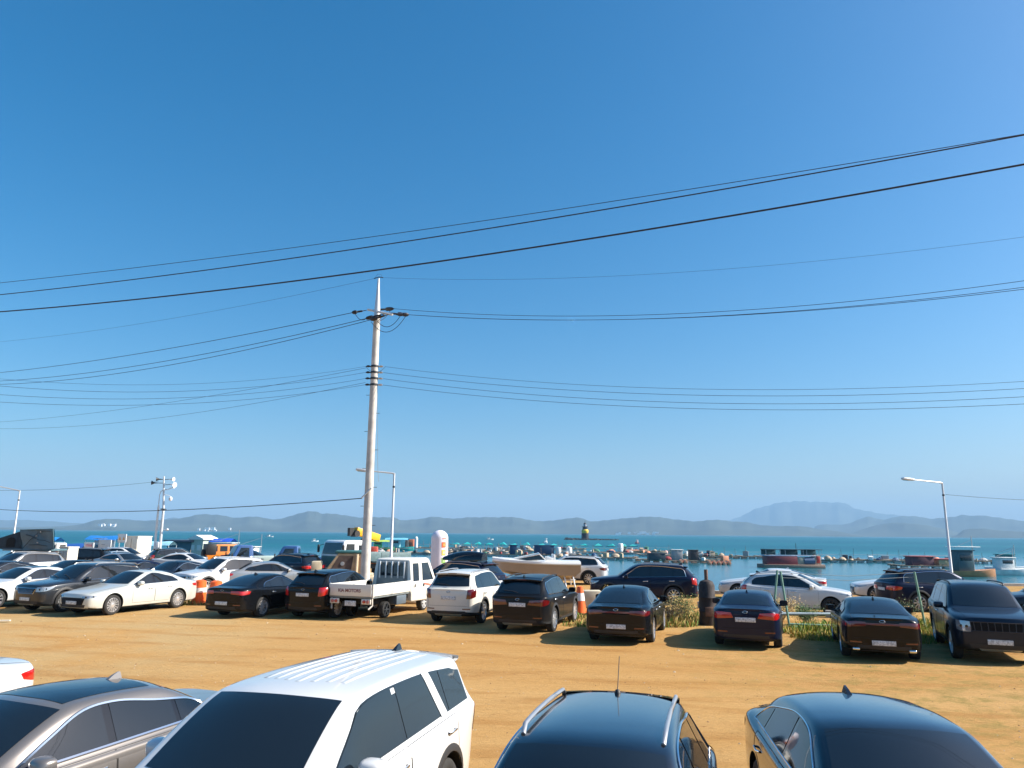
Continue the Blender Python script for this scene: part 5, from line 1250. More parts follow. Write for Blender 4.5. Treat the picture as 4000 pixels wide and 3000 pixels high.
WIRES = [
 ('upper thin overhead wire, topmost of the three crossing the sky', (-13.29, 18.36, 9.20), (8.06, 10.71, 9.20), 0.18, 0.0067),
 ('middle overhead wire of the three crossing above the pole', (-13.50, 18.73, 9.00), (7.82, 10.39, 9.00), 0.22, 0.0117),
 ('thick lowest overhead cable of the three crossing above the pole', (-13.60, 18.96, 8.60), (7.88, 10.56, 8.60), 0.28, 0.0171),
 ('faint earth wire from the pole tip to the right', (-6.23, 34.00, 14.95), (16.10, 22.00, 12.24), 0.56, 0.0046),
 ('faint earth wire from the pole tip to the left', (-6.67, 34.00, 14.90), (-36.98, 52.00, 16.20), 0.36, 0.0062),
 ('power line to the right from the upper crossarm end', (-5.68, 34.10, 13.43), (17.36, 24.00, 11.50), 0.74, 0.0105),
 ('power line to the right, middle of the crossarm three', (-5.11, 33.70, 13.03), (17.33, 24.00, 11.27), 0.64, 0.0105),
 ('power line to the right from the lower crossarm end', (-4.85, 33.40, 12.93), (17.32, 24.00, 11.20), 0.60, 0.0105),
 ('power line to the left from the upper crossarm end', (-7.75, 34.42, 13.31), (-38.07, 54.00, 14.35), 0.30, 0.0158),
 ('power line to the left, middle of the crossarm three', (-6.94, 33.80, 12.84), (-37.97, 54.00, 13.71), 0.52, 0.0150),
 ('power line to the left from the lower crossarm end', (-6.67, 33.60, 12.72), (-37.94, 54.00, 13.46), 0.64, 0.0150),
 ('sagging low wire to the right, uppermost of four on the pole', (-5.97, 34.00, 10.57), (18.32, 26.00, 8.43), 0.64, 0.0068),
 ('sagging low wire to the right, second of four on the pole', (-6.03, 34.00, 10.28), (18.29, 26.00, 8.17), 0.62, 0.0081),
 ('sagging low wire to the right, third of four on the pole', (-6.03, 34.00, 9.99), (18.25, 26.00, 7.87), 0.64, 0.0081),
 ('sagging low wire to the right, lowest of four on the pole', (-6.03, 34.00, 9.69), (18.22, 26.00, 7.61), 0.60, 0.0081),
 ('sagging low wire to the left, uppermost of four on the pole', (-6.87, 34.00, 10.57), (-21.11, 30.00, 9.02), 0.52, 0.0053),
 ('sagging low wire to the left, second of four on the pole', (-6.87, 34.00, 10.28), (-21.07, 30.00, 8.72), 0.54, 0.0071),
 ('sagging low wire to the left, third of four on the pole', (-6.87, 34.00, 9.99), (-21.02, 30.00, 8.36), 0.50, 0.0071),
 ('sagging low wire to the left, lowest of four on the pole', (-6.87, 34.00, 9.69), (-20.97, 30.00, 8.05), 0.46, 0.0071),
 ('thin slanting cable to the far left crossing the sagging wires, upper one', (-6.85, 34.00, 10.50), (-41.70, 60.00, 11.51), 0.36, 0.0081),
 ('thin slanting cable to the far left, lower one', (-6.85, 34.00, 9.80), (-41.62, 60.00, 10.96), 0.60, 0.0081),
 ('low dark cable from the pole past the street lamps to the left', (-6.72, 33.80, 4.44), (-40.69, 60.00, 4.47), 0.36, 0.0207),
 ('short faint cable from the left street lamp to the loudspeaker mast', (-28.3, 60.0, 6.80), (-43.0, 59.5, 5.95), 0.25, 0.0105),
 ('faint cable from the right street lamp out of frame', (26.10, 45.0, 5.45), (34.0, 45.0, 5.10), 0.08, 0.0105),
]
for lab, p0, p1, sag, r in WIRES:
    P0, P1 = Vector(p0), Vector(p1); pts = []
    ext = 1.0 if 'street lamp' in lab else 1.12
    t0 = -0.08 if 'overhead' in lab else 0.0
    for t in np.linspace(t0, ext, 44):
        pts.append(P0.lerp(P1, t) + Vector((0, 0, -sag * 4 * t * (1 - t))))
    piece('power_line', MB().tube(pts, r, 5), WIREM, None, 180, label=lab, category='wire', group='overhead wires')

def street_lamp(x, y, H, label, arm=(-2.6, 0.0), rise=0.25, r0=0.085):
    root = thing('street_lamp', label, 'street lamp', (x, y, 0), 0, 'street lamps along the quay')
    piece('pole', MB().lathe([(r0 * 1.5, 0), (r0 * 1.45, 0.5), (r0, 0.55), (r0 * 0.62, H)], n=14), GALV, root, 40)
    A = Vector((0, 0, H - 0.03)); B = Vector((arm[0], arm[1], H + rise))
    piece('arm', MB().tube([A, A.lerp(B, 0.12) + Vector((0, 0, 0.02)), B], [r0 * 0.62, r0 * 0.5, r0 * 0.36], 8), GALV, root)
    d = (B - A).normalized()
    hd = MB(); up = Vector((0, 0, 1)); sx = d.cross(up).normalized()
    rot = Matrix((d, sx, sx.cross(d))).transposed()
    hd.bbox(B + d * 0.32, (0.80, 0.26, 0.14), 0.05, rot=rot)
    h = piece('lamp_head', hd, GALV, root, 40)
    g = MB(); g.bbox(B + d * 0.42 - Vector((0, 0, 0.075)), (0.42, 0.20, 0.05), 0.02, rot=rot)
    piece('lamp_glass', g, LENS, h)
    piece('base_flange', MB().lathe([(0.22, 0), (0.22, 0.05)], n=14), DARKM, root)
    piece('cable_clamp', MB().lathe([(r0 * 0.8, H - 0.80), (r0 * 0.8, H - 0.70)], n=10), DARKM, root)
street_lamp(25.97, 45.0, 6.16, 'street lamp leaning over the harbour at the right', (-2.1, -0.6), 0.12)
street_lamp(-6.43, 41.0, 6.14, 'street lamp just right of the concrete utility pole', (-1.35, -0.2), 0.10)
street_lamp(-39.31, 60.0, 5.98, 'street lamp at the left edge behind the roof tent', (-2.4, 0.0), 0.45)

# loudspeaker and camera masts
mast = thing('loudspeaker_mast', 'grey mast carrying horn loudspeakers and floodlights, left of centre', 'mast', (-27.66, 60.0, 0))
piece('pole', MB().tube([(0, 0, 0), (-0.02, 0, 4.6), (-0.25, 0, 7.2)], [0.13, 0.09, 0.055], 12), GALV, mast)
for (p, d, lr, m) in (((-0.60, 0, 6.97), (-1, -0.3, 0), 0.16, DARKM), ((-0.95, 0, 6.68), (-1, -0.2, 0.02), 0.17, DARKM), ((0.38, 0, 6.98), (1, -0.3, -0.02), 0.18, STEEL), ((0.52, 0, 6.55), (1, -0.4, -0.1), 0.22, simple('horn_white', (0.78, 0.78, 0.78), 0.4))):
    P = Vector(p); D = Vector(d).normalized()
    mb = MB().tube([P - D * 0.22, P, P + D * 0.10, P + D * 0.22], [0.03, 0.05, 0.10, lr], 14)
    h = piece('horn_loudspeaker', mb, m, mast)
    piece('horn_bracket', MB().tube([P - D * 0.2, (-0.22 + 0.02 * P.z, 0, P.z - 0.02)], 0.025, 6), DARKM, h)
fl = piece('floodlight', MB().tube([(0.14, 0, 6.15), (0.55, -0.1, 6.30), (0.68, -0.1, 6.34)], [0.025, 0.03, 0.12], 10), GALV, mast)
piece('dome_camera', MB().tube([(-0.08, 0, 5.75), (0.30, 0, 5.70), (0.46, 0, 5.60)], 0.022, 6).lathe([(0.02, 5.62), (0.13, 5.52), (0.14, 5.40), (0.09, 5.28), (0, 5.25)], n=14, c=(0.46, 0, 0)), simple('cam_white', (0.72, 0.72, 0.74), 0.3), mast)
piece('ring_platform', MB().lathe([(0.10, 4.55), (0.24, 4.58), (0.24, 4.63), (0.10, 4.66)], n=14, c=(-0.04, 0, 0)), DARKM, mast, 30)
piece('small_camera', MB().tube([(0.0, 0, 3.0), (0.38, 0, 3.02)], 0.015, 5).lathe([(0.0, 3.12), (0.10, 3.06), (0.10, 2.98), (0, 2.90)], n=12, c=(0.44, 0, 0)), simple('cam_white', (0.72, 0.72, 0.74), 0.3), mast)
piece('control_box', MB().bbox((-0.18, -0.16, 1.75), (0.30, 0.18, 0.62), 0.03), STEEL, mast, 30)
mast2 = thing('camera_pole', 'slim white pole with a curved top beside the loudspeaker mast', 'pole', (-28.05, 60.0, 0))
piece('pole', MB().tube([(0, 0, 0), (-0.05, 0, 4.9)], [0.11, 0.075], 12), simple('pole_white', (0.72, 0.74, 0.73), 0.4), mast2)
piece('curved_top', MB().tube([(-0.05, 0, 4.9), (-0.06, 0, 5.7), (0.02, 0, 6.0), (0.22, 0, 6.12), (0.48, 0, 6.16)], 0.035, 8), GALV, mast2)

# inflatable pillar with four coloured squares
pil = thing('inflatable_pillar', 'tall white inflatable pillar with four coloured squares behind the pickup', 'advertising balloon', (-3.93, 42.0, 0))
R0 = 0.47; pr = [(R0, 0.0), (R0 * 1.02, 0.6), (R0, 1.6), (R0 * 0.99, 2.55)] + [(R0 * 0.99 * math.cos(a), 2.65 + 0.44 * math.sin(a)) for a in np.linspace(0, math.pi / 2, 9)]
piece('tube', MB().lathe(pr, n=36), simple('inflatable_white', (0.76, 0.72, 0.80), 0.45, var=0.04, vscale=2, bump=0.15, bscale=3), pil, 60)
def on_tube(a0, a1, z0, z1, off, n=8): return MB().grid([[((R0 + off) * math.sin(a), -(R0 + off) * math.cos(a), z) for a in np.linspace(a0, a1, n)] for z in (z0, (z0 + z1) / 2, z1)])
for k, (c1, c2) in enumerate((((0.85, 0.16, 0.05), (0.95, 0.35, 0.10)), ((0.85, 0.62, 0.12), (0.85, 0.82, 0.45)), ((0.25, 0.50, 0.12), (0.45, 0.68, 0.30)), ((0.06, 0.10, 0.62), (0.12, 0.22, 0.78)))):
    zc = 2.30 - k * 0.42
    t = piece('coloured_square', on_tube(0.36, 0.90, zc - 0.145, zc + 0.145, 0.006), simple('pillar_colour_%d' % k, c1, 0.5), pil, 60)
    piece('square_mark', on_tube(0.50, 0.76, zc - 0.07, zc + 0.07, 0.012), simple('pillar_inner_%d' % k, c2, 0.5), t, 60)
piece('printed_banner', on_tube(0.45, 1.05, 2.60, 2.68, 0.006), simple('pillar_print', (0.80, 0.30, 0.26), 0.5), pil, 60)

# ------------------------------------------------------------------ small things around the parking rows
ORP = simple('drum_orange', (0.80, 0.13, 0.02), 0.45, var=0.1, vscale=4); REFW = simple('reflective_white', (0.78, 0.76, 0.74), 0.35)
def drum(x, y, label):
    root = thing('traffic_drum', label, 'traffic drum', (x, y, 0), 0, 'orange traffic drums')
    piece('barrel', MB().lathe([(0.33, 0), (0.33, 0.06), (0.28, 0.08), (0.27, 0.40), (0.255, 0.41), (0.25, 0.70), (0.235, 0.71), (0.225, 0.92), (0.10, 0.97), (0, 0.97)], n=24), ORP, root, 35)
    piece('band', MB().lathe([(0.262, 0.48), (0.258, 0.66)], n=24, cap=False), REFW, root)
    piece('rim', MB().lathe([(0.285, 0.02), (0.35, 0.02), (0.35, 0.06), (0.285, 0.06)], n=24, cap=False), BLACKP, root)
drum(-12.75, 31.6, 'orange traffic drum with a white band behind the pearl white sedan')
drum(-11.95, 31.2, 'second orange traffic drum, half hidden by the black fastback sedan')
cone = thing('traffic_cone', 'tall orange cone with a white band beside the dusty black SUV', 'traffic cone', (2.62, 28.9, 0))
piece('body', MB().lathe([(0.24, 0.04), (0.19, 0.40), (0.14, 0.80), (0.11, 1.0), (0, 1.02)], n=20), ORP, cone, 35)
piece('band', MB().lathe([(0.185, 0.50), (0.148, 0.78)], n=20, cap=False), REFW, cone)
piece('base', MB().bbox((0, 0, 0.03), (0.55, 0.55, 0.06), 0.02), BLACKP, cone)
# drum stove
stv = thing('drum_stove', 'rusty black drum stove with a chimney pipe among the weeds', 'stove', (6.62, 25.9, 0))
piece('barrel', MB().lathe([(0.27, 0.0), (0.28, 0.05), (0.27, 0.42), (0.285, 0.45), (0.27, 0.48), (0.27, 0.86), (0.285, 0.89), (0.27, 0.92), (0.268, 1.28), (0.20, 1.42), (0.07, 1.47)], n=26), simple('sooty_rust', (0.030, 0.022, 0.022), 0.75, var=0.6, vscale=5, bump=0.4), stv, 30)
piece('chimney', MB().lathe([(0.062, 1.44), (0.062, 1.80)], n=14, cap=False), RUST, stv, 30)
piece('door', MB().bbox((0.0, -0.275, 0.45), (0.28, 0.03, 0.30), 0.01), RUST, stv)
# fence of leaning posts, cords and pipes
fpm = simple('fence_green', (0.20, 0.36, 0.27), 0.55, var=0.2)
fen = thing('post_fence', 'low fence of leaning pale green posts with cords and pipes in the weeds', 'fence', (9.03, 25.0, 0))
for (x0, x1, yy) in ((0.0, -0.20, 0.0), (4.62, 4.42, 0.45), (-0.30, -0.02, 0.8)):
    piece('post', MB().tube([(x0, yy, -0.05), (x1, yy, 1.80)], 0.038, 8), fpm, fen)
piece('cord', MB().tube([(-0.2, 0, 1.76), (2.1, 0.2, 1.66), (4.42, 0.45, 1.78)], 0.008, 5), simple('cord_grey', (0.25, 0.27, 0.27), 0.8), fen)
piece('cord', MB().tube([(-0.18, 0, 1.60), (2.1, 0.2, 1.52), (4.44, 0.45, 1.64)], 0.008, 5), simple('cord_grey', (0.25, 0.27, 0.27), 0.8), fen)
piece('pipe_rail', MB().tube([(-0.2, 0.55, 0.42), (3.8, 0.8, 0.40)], 0.045, 8), simple('pipe_blue_grey', (0.36, 0.43, 0.46), 0.5), fen)
piece('pipe_rail', MB().tube([(-0.1, -0.25, 0.18), (3.4, -0.9, 0.16)], 0.03, 8), fpm, fen)
piece('pipe_rail', MB().tube([(-0.1, 0.0, 0.08), (3.4, -0.6, 0.10)], 0.025, 8), fpm, fen)
blk = piece('concrete_block', MB().bbox((0, 0, 0.34), (0.75, 0.6, 0.68), 0.05), simple('block_beige', (0.50, 0.45, 0.34), 0.85, var=0.15, vscale=3, bump=0.3), None, 30, (3.35, 31.6, 0), label='pale concrete block behind the orange cone', category='block')
for k, (x, y, L_, rz, lab) in enumerate(((8.9, 31.9, 2.3, 6, 'low concrete kerb stone between the stove and the white crossover'), (12.4, 28.4, 1.5, -18, 'low concrete kerb stone under the front wheel of the white crossover'), (4.9, 27.2, 1.3, 4, 'low concrete kerb stone right of the glossy black sedan'))):
    piece('kerb_stone', MB().bbox((0, 0, 0.12), (L_, 0.28, 0.26), 0.03), CONC, None, 30, (x, y, 0), (0, 0, R_(rz)), label=lab, category='kerb stone', group='loose kerb stones')
piece('timber_log', MB().tube([(-0.55, 0, 0.10), (0.0, 0.02, 0.11), (0.55, 0.05, 0.09)], [0.10, 0.11, 0.09], 9), WOOD, None, 40, (-4.35, 32.2, 0.0), label='pale timber log on the ground behind the pickup', category='log')
piece('plank', MB().box((0, 0, 0.02), (0.75, 0.12, 0.035)), simple('bleached_wood', (0.62, 0.56, 0.46), 0.85), None, 0, (-16.6, 25.1, 0.02), (0, 0, R_(14)), label='bleached plank lying on the dirt at the left edge', category='plank')
# signs and cabins of the left block
def signboard(x, y, w, h, zc, label, face, posts=True, extra=None, frame=STEEL, rz=-22):
    root = thing('signboard', label, 'sign', (x, y, 0), rz)
    b = piece('board', MB().bbox((0, 0, zc), (w, 0.06, h), 0.01), face, root, 30)
    piece('frame', MB().tube([(-w / 2, -0.03, zc - h / 2), (w / 2, -0.03, zc - h / 2), (w / 2, -0.03, zc + h / 2), (-w / 2, -0.03, zc + h / 2)], 0.025, 5, closed=True), frame, b)
    for s in (-0.32, 0.32): piece('post', MB().tube([(s * w, 0.03, 0), (s * w, 0.03, zc)], 0.03, 6), GALV, root)
    if extra: extra(b, zc)
SW = simple('sign_white', (0.74, 0.74, 0.73), 0.5)
def tri(b, zc):
    om = simple('warning_orange', (0.72, 0.34, 0.08), 0.5)
    for s in (-0.22, 0.22): piece('warning_triangle', MB().prism([(s - 0.13, -0.045, zc - 0.14), (s + 0.13, -0.045, zc - 0.14), (s, -0.045, zc + 0.14)], (0, 0.012, 0)), om, b, 0)
signboard(-32.25, 63.0, 0.92, 0.66, 2.28, 'square white sign with two orange triangles on posts', SW, extra=tri)
def pinkbox(b, zc):
    pk = simple('sign_pink', (0.78, 0.16, 0.20), 0.5)
    piece('printed_panel', MB().bbox((0, -0.035, zc), (0.66, 0.012, 0.15), 0.004), pk, b)
    piece('printed_line', MB().bbox((0, -0.044, zc), (0.58, 0.008, 0.07), 0.002), simple('sign_pale_pink', (0.82, 0.45, 0.45), 0.5), b)
signboard(-31.6, 57.0, 1.0, 0.40, 1.80, 'small white sign with a pink panel above the black SUV', SW, extra=pinkbox)
def greyline(b, zc): piece('printed_line', MB().bbox((-0.15, -0.035, zc - 0.05), (0.40, 0.01, 0.04), 0.003), simple('sign_grey', (0.35, 0.36, 0.36), 0.5), b)
signboard(-33.1, 62.0, 1.40, 0.62, 1.83, 'wide plain white board left of the two triangle sign', SW, extra=greyline)
def cabin(x, y, w, d, h, label, rz=-24):
    root = thing('white_cabin', label, 'cabin', (x, y, 0), rz, 'white cabins')
    CMt = simple('cabin_cream', (0.72, 0.68, 0.58), 0.5, var=0.06, vscale=2)
    b = piece('walls', MB().bbox((0, 0, h / 2), (w, d, h), 0.03), CMt, root, 30)
    for s in (-0.25, 0.25): piece('door', MB().bbox((s * w, -d / 2 - 0.01, h * 0.49), (w * 0.46, 0.03, h * 0.88), 0.01), CMt, b, 30)
    piece('door_seam', MB().box((0, -d / 2 - 0.012, h * 0.49), (0.03, 0.02, h * 0.88)), simple('seam_brown', (0.25, 0.2, 0.15), 0.7), b)
    piece('roof_edge', MB().bbox((0, 0, h + 0.03), (w + 0.08, d + 0.08, 0.07), 0.02), simple('cabin_rim', (0.66, 0.62, 0.52), 0.5), b)
cabin(-31.5, 64.3, 1.45, 1.4, 2.40, 'tall cream cabin with double doors beside the slim white pole')
cabin(-28.6, 49.3, 0.86, 0.7, 1.80, 'small white cabinet with two doors in front of the white pickup')

# ------------------------------------------------------------------ weeds, shrubs, stones
GRN = simple('weed_green', (0.15, 0.25, 0.04), 0.8, var=0.4, vscale=3); DRY = simple('weed_dry', (0.48, 0.34, 0.12), 0.9, var=0.3, vscale=3); YEL_ = simple('weed_yellow', (0.42, 0.35, 0.05), 0.85, var=0.3, vscale=3)
def blades(name, spots, n, hmin, hmax, mats, seed, label, cat):
    r = random.Random(seed); m = MB()
    for k in range(n):
        cx, cy, rad = r.choice(spots); a = r.uniform(0, 6.283); q = rad * math.sqrt(r.random())
        x, y = cx + q * math.cos(a), cy + 0.55 * q * math.sin(a); z = ground_z(x, y)
        h = r.uniform(hmin, hmax) * (1.15 - 0.5 * q / rad); b = r.uniform(0, 6.283); w = r.uniform(0.008, 0.02)
        lx, ly = r.uniform(-0.5, 0.5) * h, r.uniform(-0.5, 0.5) * h
        c, s = math.cos(b) * w, math.sin(b) * w
        m.add([(x - c, y - s, z - 0.01), (x + c, y + s, z - 0.01), (x + lx * 0.4 + c * 0.7, y + ly * 0.4 + s * 0.7, z + h * 0.6), (x + lx, y + ly, z + h)], [(0, 1, 2), (0, 2, 3)], r.randrange(len(mats)))
    return piece(name, m, mats, None, 0, label=label, category=cat, kind='stuff')
blades('grass', [(5.2, 25.6, 1.0), (5.6, 26.4, 1.2), (6.0, 27.4, 1.4), (4.6, 27.2, 1.0), (7.5, 27.5, 1.3)], 4200, 0.08, 0.40, [DRY, DRY, GRN], 11, 'dry grass left of the drum stove', 'grass')
blades('grass', [(9.9, 24.2, 1.5), (11.2, 23.9, 1.4), (10.6, 25.0, 1.6), (12.4, 25.0, 1.6), (13.4, 26.5, 1.5)], 6500, 0.06, 0.34, [GRN, YEL_, DRY, GRN], 12, 'green weeds along the low fence', 'grass')
blades('grass', [(9.8, 23.0, 1.5), (11.4, 22.6, 1.5), (12.8, 23.4, 1.4)], 5200, 0.05, 0.22, [YEL_, DRY, GRN], 13, 'short yellow grass in front of the low fence', 'grass')
blades('grass', [(-12.9, 31.4, 0.8), (2.7, 25.5, 1.0), (2.6, 27.5, 1.2), (7.4, 24.6, 0.5)], 1800, 0.04, 0.25, [GRN, DRY], 15, 'small tufts of grass between the parked cars', 'grass')
def shrub(x, y, R0, H, mats, seed, label, n=1500, name='shrub', leaf=0.045):
    r = random.Random(seed); root = thing(name, label, 'shrub', (x, y, ground_z(x, y)))
    st = MB(); tips = []
    for k in range(9):
        a = r.uniform(0, 6.283); q = R0 * r.uniform(0.2, 0.85)
        p = Vector((q * math.cos(a), q * math.sin(a), H * r.uniform(0.55, 0.95))); tips.append(p)
        st.tube([(0.06 * math.cos(a), 0.06 * math.sin(a), 0), p * 0.5 + Vector((0, 0, 0.06)), p], [0.016, 0.010, 0.005], 5)
    piece('stem', st, WOOD, root)
    cr = MB()
    for k in range(n):
        t = r.choice(tips); p = Vector((0, 0, 0.05)).lerp(t, r.uniform(0.45, 1.05)) + Vector((r.gauss(0, 0.18 * R0), r.gauss(0, 0.18 * R0), r.gauss(0, 0.12 * H)))
        if p.z < 0.02: p.z = 0.03
        d = Vector((r.uniform(-1, 1), r.uniform(-1, 1), r.uniform(-0.3, 1))).normalized(); e = d.orthogonal().normalized(); l = leaf * r.uniform(0.6, 1.5)
        cr.add([p, p + d * l * 0.5 + e * l * 0.28, p + d * l, p + d * l * 0.5 - e * l * 0.28], [(0, 1, 2, 3)], r.randrange(len(mats)))
    piece('crown', cr, mats, root, 0, kind='stuff')
GR2 = simple('leaf_dark', (0.035, 0.085, 0.018), 0.7, var=0.3); GR3 = simple('leaf_mid', (0.07, 0.14, 0.025), 0.7, var=0.3)
shrub(9.95, 26.0, 0.62, 0.62, [GR2, GR3], 21, 'dark green bush behind the leaning fence post', 2200)
shrub(9.55, 27.3, 0.75, 0.80, [DRY, simple('straw', (0.50, 0.36, 0.17), 0.9)], 22, 'straw coloured dry bush behind the leaning fence post', 2200)
shrub(12.9, 25.4, 0.55, 0.85, [GR2, simple('leaf_olive', (0.07, 0.085, 0.03), 0.8)], 23, 'olive bush left of the rightmost black sedan', 1700)
shrub(8.6, 29.0, 0.45, 0.55, [GR3, YEL_], 24, 'small green bush in front of the white crossover tail', 1200)
shrub(5.35, 25.9, 0.60, 0.70, [simple('leaf_brown', (0.10, 0.075, 0.045), 0.9), DRY], 25, 'dark dried bush right of the glossy black sedan', 1600)
shrub(6.15, 27.2, 0.60, 0.85, [GR3, DRY], 26, 'green and dry bush under the tail of the navy SUV', 1600)
shrub(3.9, 29.8, 0.55, 0.80, [DRY, simple('leaf_brown', (0.10, 0.075, 0.045), 0.9)], 27, 'dry brown bush at the nose of the navy SUV', 1400)
# pebbles and clods
r = random.Random(31); m = MB()
for k in range(2600):
    y = 8 + 20 * r.random() ** 1.2; x = r.uniform(-16, 14)
    s = r.uniform(0.008, 0.022) * (1 if r.random() < 0.93 else 1.9); z = ground_z(x, y)
    vs = [Vector((math.cos(a) * s * r.uniform(0.7, 1.3), math.sin(a) * s * r.uniform(0.7, 1.3), -0.004)) for a in np.linspace(0, 6.283, 6)[:-1]] + [Vector((r.uniform(-0.3, 0.3) * s, r.uniform(-0.3, 0.3) * s, s * r.uniform(0.5, 0.9)))]
    m.add([v + Vector((x, y, z)) for v in vs], [(i, (i + 1) % 5, 5) for i in range(5)], 0 if r.random() < 0.6 else 1)
piece('gravel', m, [simple('pebble', (0.46, 0.36, 0.24), 0.9), simple('clod', (0.26, 0.15, 0.07), 0.95)], None, 0, label='scattered pebbles and clods on the dirt', category='gravel', kind='stuff')
# ------------------------------------------------------------------ harbour, rafts and boats
def hull_mb(L, W, D, sheer=0.25, z0=0.0, bow=1):
    G = []
    for t in np.linspace(0, 1, 11):
        xx = lin(-L / 2, L / 2, t); w = W / 2 * (1 if t < 0.5 else max(0.04, math.cos((t - 0.5) * math.pi) ** 0.6)); s = D + sheer * max(0, (t - 0.4) / 0.6) ** 2
        G.append([(xx, -w, s), (xx, -w * 0.92, D * 0.4), (xx, -w * 0.6, -0.25), (xx, w * 0.6, -0.25), (xx, w * 0.92, D * 0.4), (xx, w, s), (xx, 0, s - 0.06), (xx, -w, s)])
    m = MB().grid(G); m.add(G[0][:7], [tuple(range(7))]); return m
BOATG = 'boats in the harbour and the bay'
def boat(x, y, rz, L, label, hullc, cabc=None, canc=None, H=1.8, mast=False, outb=False):
    root = thing('boat', label, 'boat', (x, y, SEA_Z), rz, BOATG)
    hm = simple('hull_%02d%02d%02d' % tuple(int(c * 99) for c in hullc), hullc, 0.5, var=0.15, vscale=1.5)
    D = 0.16 * L ** 0.8
    piece('hull', hull_mb(L, L * 0.32, D), hm, root, 40)
    if cabc:
        cm = simple('cab_%02d%02d%02d' % tuple(int(c * 99) for c in cabc), cabc, 0.5, var=0.1)
        c = piece('cabin', MB().bbox((-L * 0.12, 0, D + H / 2 - 0.1), (L * 0.30, L * 0.22, H), 0.08), cm, root, 30)
        piece('cabin_window', MB().bbox((-L * 0.12, -L * 0.111, D + H * 0.62), (L * 0.22, 0.03, H * 0.28), 0.01), GLASS, c)
        piece('cabin_roof', MB().bbox((-L * 0.12, 0, D + H - 0.06), (L * 0.36, L * 0.26, 0.10), 0.03), cm, c)
    if canc:
        km = simple('can_%02d%02d%02d' % tuple(int(c * 99) for c in canc), canc, 0.6, var=0.12)
        w = L * 0.17
        piece('canopy', MB().grid([[(xx, yy, D + H + 0.28 - 0.5 * abs(yy / w) ** 1.5 + 0.05 * math.sin(xx * 2)) for yy in np.linspace(-w, w, 7)] for xx in np.linspace(-L * 0.46, L * 0.30, 6)]), km, root, 60)
        for xx in (-L * 0.44, L * 0.28):
            for sd in (1, -1): piece('canopy_post', MB().tube([(xx, sd * w * 0.92, D * 0.8), (xx, sd * w * 0.92, D + H - 0.15)], 0.035, 5), GALV, root)
    if mast:
        piece('mast', MB().tube([(L * 0.1, 0, D), (L * 0.1, 0, D + H * 1.7)], 0.05, 6).tube([(L * 0.1, 0, D + H * 1.5), (-L * 0.25, 0, D + H * 1.1)], 0.03, 5), SILVERP, root)
    return root
WH = (0.76, 0.76, 0.74)
boat(19.1, 410, 80, 5.0, 'small white boat with a cabin beyond the rafts', WH, WH, H=2.0)
boat(69.9, 421, 100, 4.6, 'small red hulled boat right of the lighthouse', (0.32, 0.06, 0.05), (0.7, 0.6, 0.58), H=1.5, mast=True)
boat(-15.8, 566, 5, 6.0, 'tiny white boat behind the inflatable pillar on the open sea', WH, WH, H=1.2)
boat(-210, 660, 0, 7.0, 'tiny white boat on the open sea above the white pickup', WH, WH, H=1.2)
boat(-99, 384, 20, 3.6, 'tiny pale boat on the open sea left of the crane lorry', (0.55, 0.66, 0.70), WH, H=1.0)
boat(-56.0, 92, -12, 5.4, 'boat under a bright blue canopy right of the dark roof tent', (0.62, 0.60, 0.58), None, (0.02, 0.26, 0.72), H=3.15)
boat(-50.2, 95, -15, 6.2, 'boat under a long blue canopy behind the two triangle sign', (0.45, 0.46, 0.48), (0.55, 0.56, 0.55), (0.02, 0.20, 0.56), H=3.3)
boat(-43.6, 115, -10, 6.2, 'boat under a deep blue canopy behind the orange jeep', (0.4, 0.42, 0.45), (0.6, 0.6, 0.58), (0.02, 0.09, 0.55), H=2.9)
boat(-43.8, 96, -14, 4.6, 'boat under a pale blue canopy behind the loudspeaker mast', (0.65, 0.62, 0.58), None, (0.36, 0.66, 0.80), H=2.8)
boat(-39.5, 108, -8, 8.5, 'white fishing boat with a tall cabin behind the jeep bonnet', (0.62, 0.62, 0.60), (0.68, 0.68, 0.64), None, H=2.5, mast=True)
boat(-33.6, 100, -5, 8.0, 'white work boat left of the second blue pickup', (0.66, 0.66, 0.63), WH, None, H=2.2, mast=True)
boat(-44.8, 78, -18, 6.5, 'turquoise boat behind the white pickup', (0.02, 0.34, 0.40), None, (0.02, 0.10, 0.36), H=2.6)
boat(-49.0, 82, -15, 7.0, 'white boat with stacked white tanks behind the white pickup', (0.66, 0.63, 0.58), WH, None, H=2.3)
boat(-36.1, 212, 8, 7.5, 'green boat right of the concrete pole', (0.03, 0.22, 0.10), (0.10, 0.42, 0.16), (0.38, 0.52, 0.10), H=1.8)
boat(-31.4, 214, 0, 8.5, 'blue and turquoise boat right of the middle street lamp', (0.03, 0.36, 0.34), (0.30, 0.50, 0.54), (0.16, 0.46, 0.62), H=2.3)
boat(59.5, 99, 4, 7.0, 'dark boat with a white roof right of the right street lamp', (0.46, 0.22, 0.10), (0.04, 0.10, 0.12), None, H=2.6, mast=True)
boat(68.0, 104, 8, 7.0, 'white boat with masts at the right edge', (0.64, 0.66, 0.66), (0.66, 0.67, 0.66), None, H=1.6, mast=True)
boat(73.5, 112, -6, 6.5, 'turquoise and white boat cut by the right edge', (0.55, 0.58, 0.58), (0.03, 0.20, 0.20), None, H=1.9, mast=True)
# white roof of the dark boat
piece('boat_awning', MB().bbox((0, 0, 0), (3.6, 2.0, 0.10), 0.03), simple('awning_white', (0.75, 0.77, 0.75), 0.5), None, 30, (58.8, 98.9, SEA_Z + 3.75), (0, 0, R_(4)), label='white flat awning over the dark boat', category='awning')

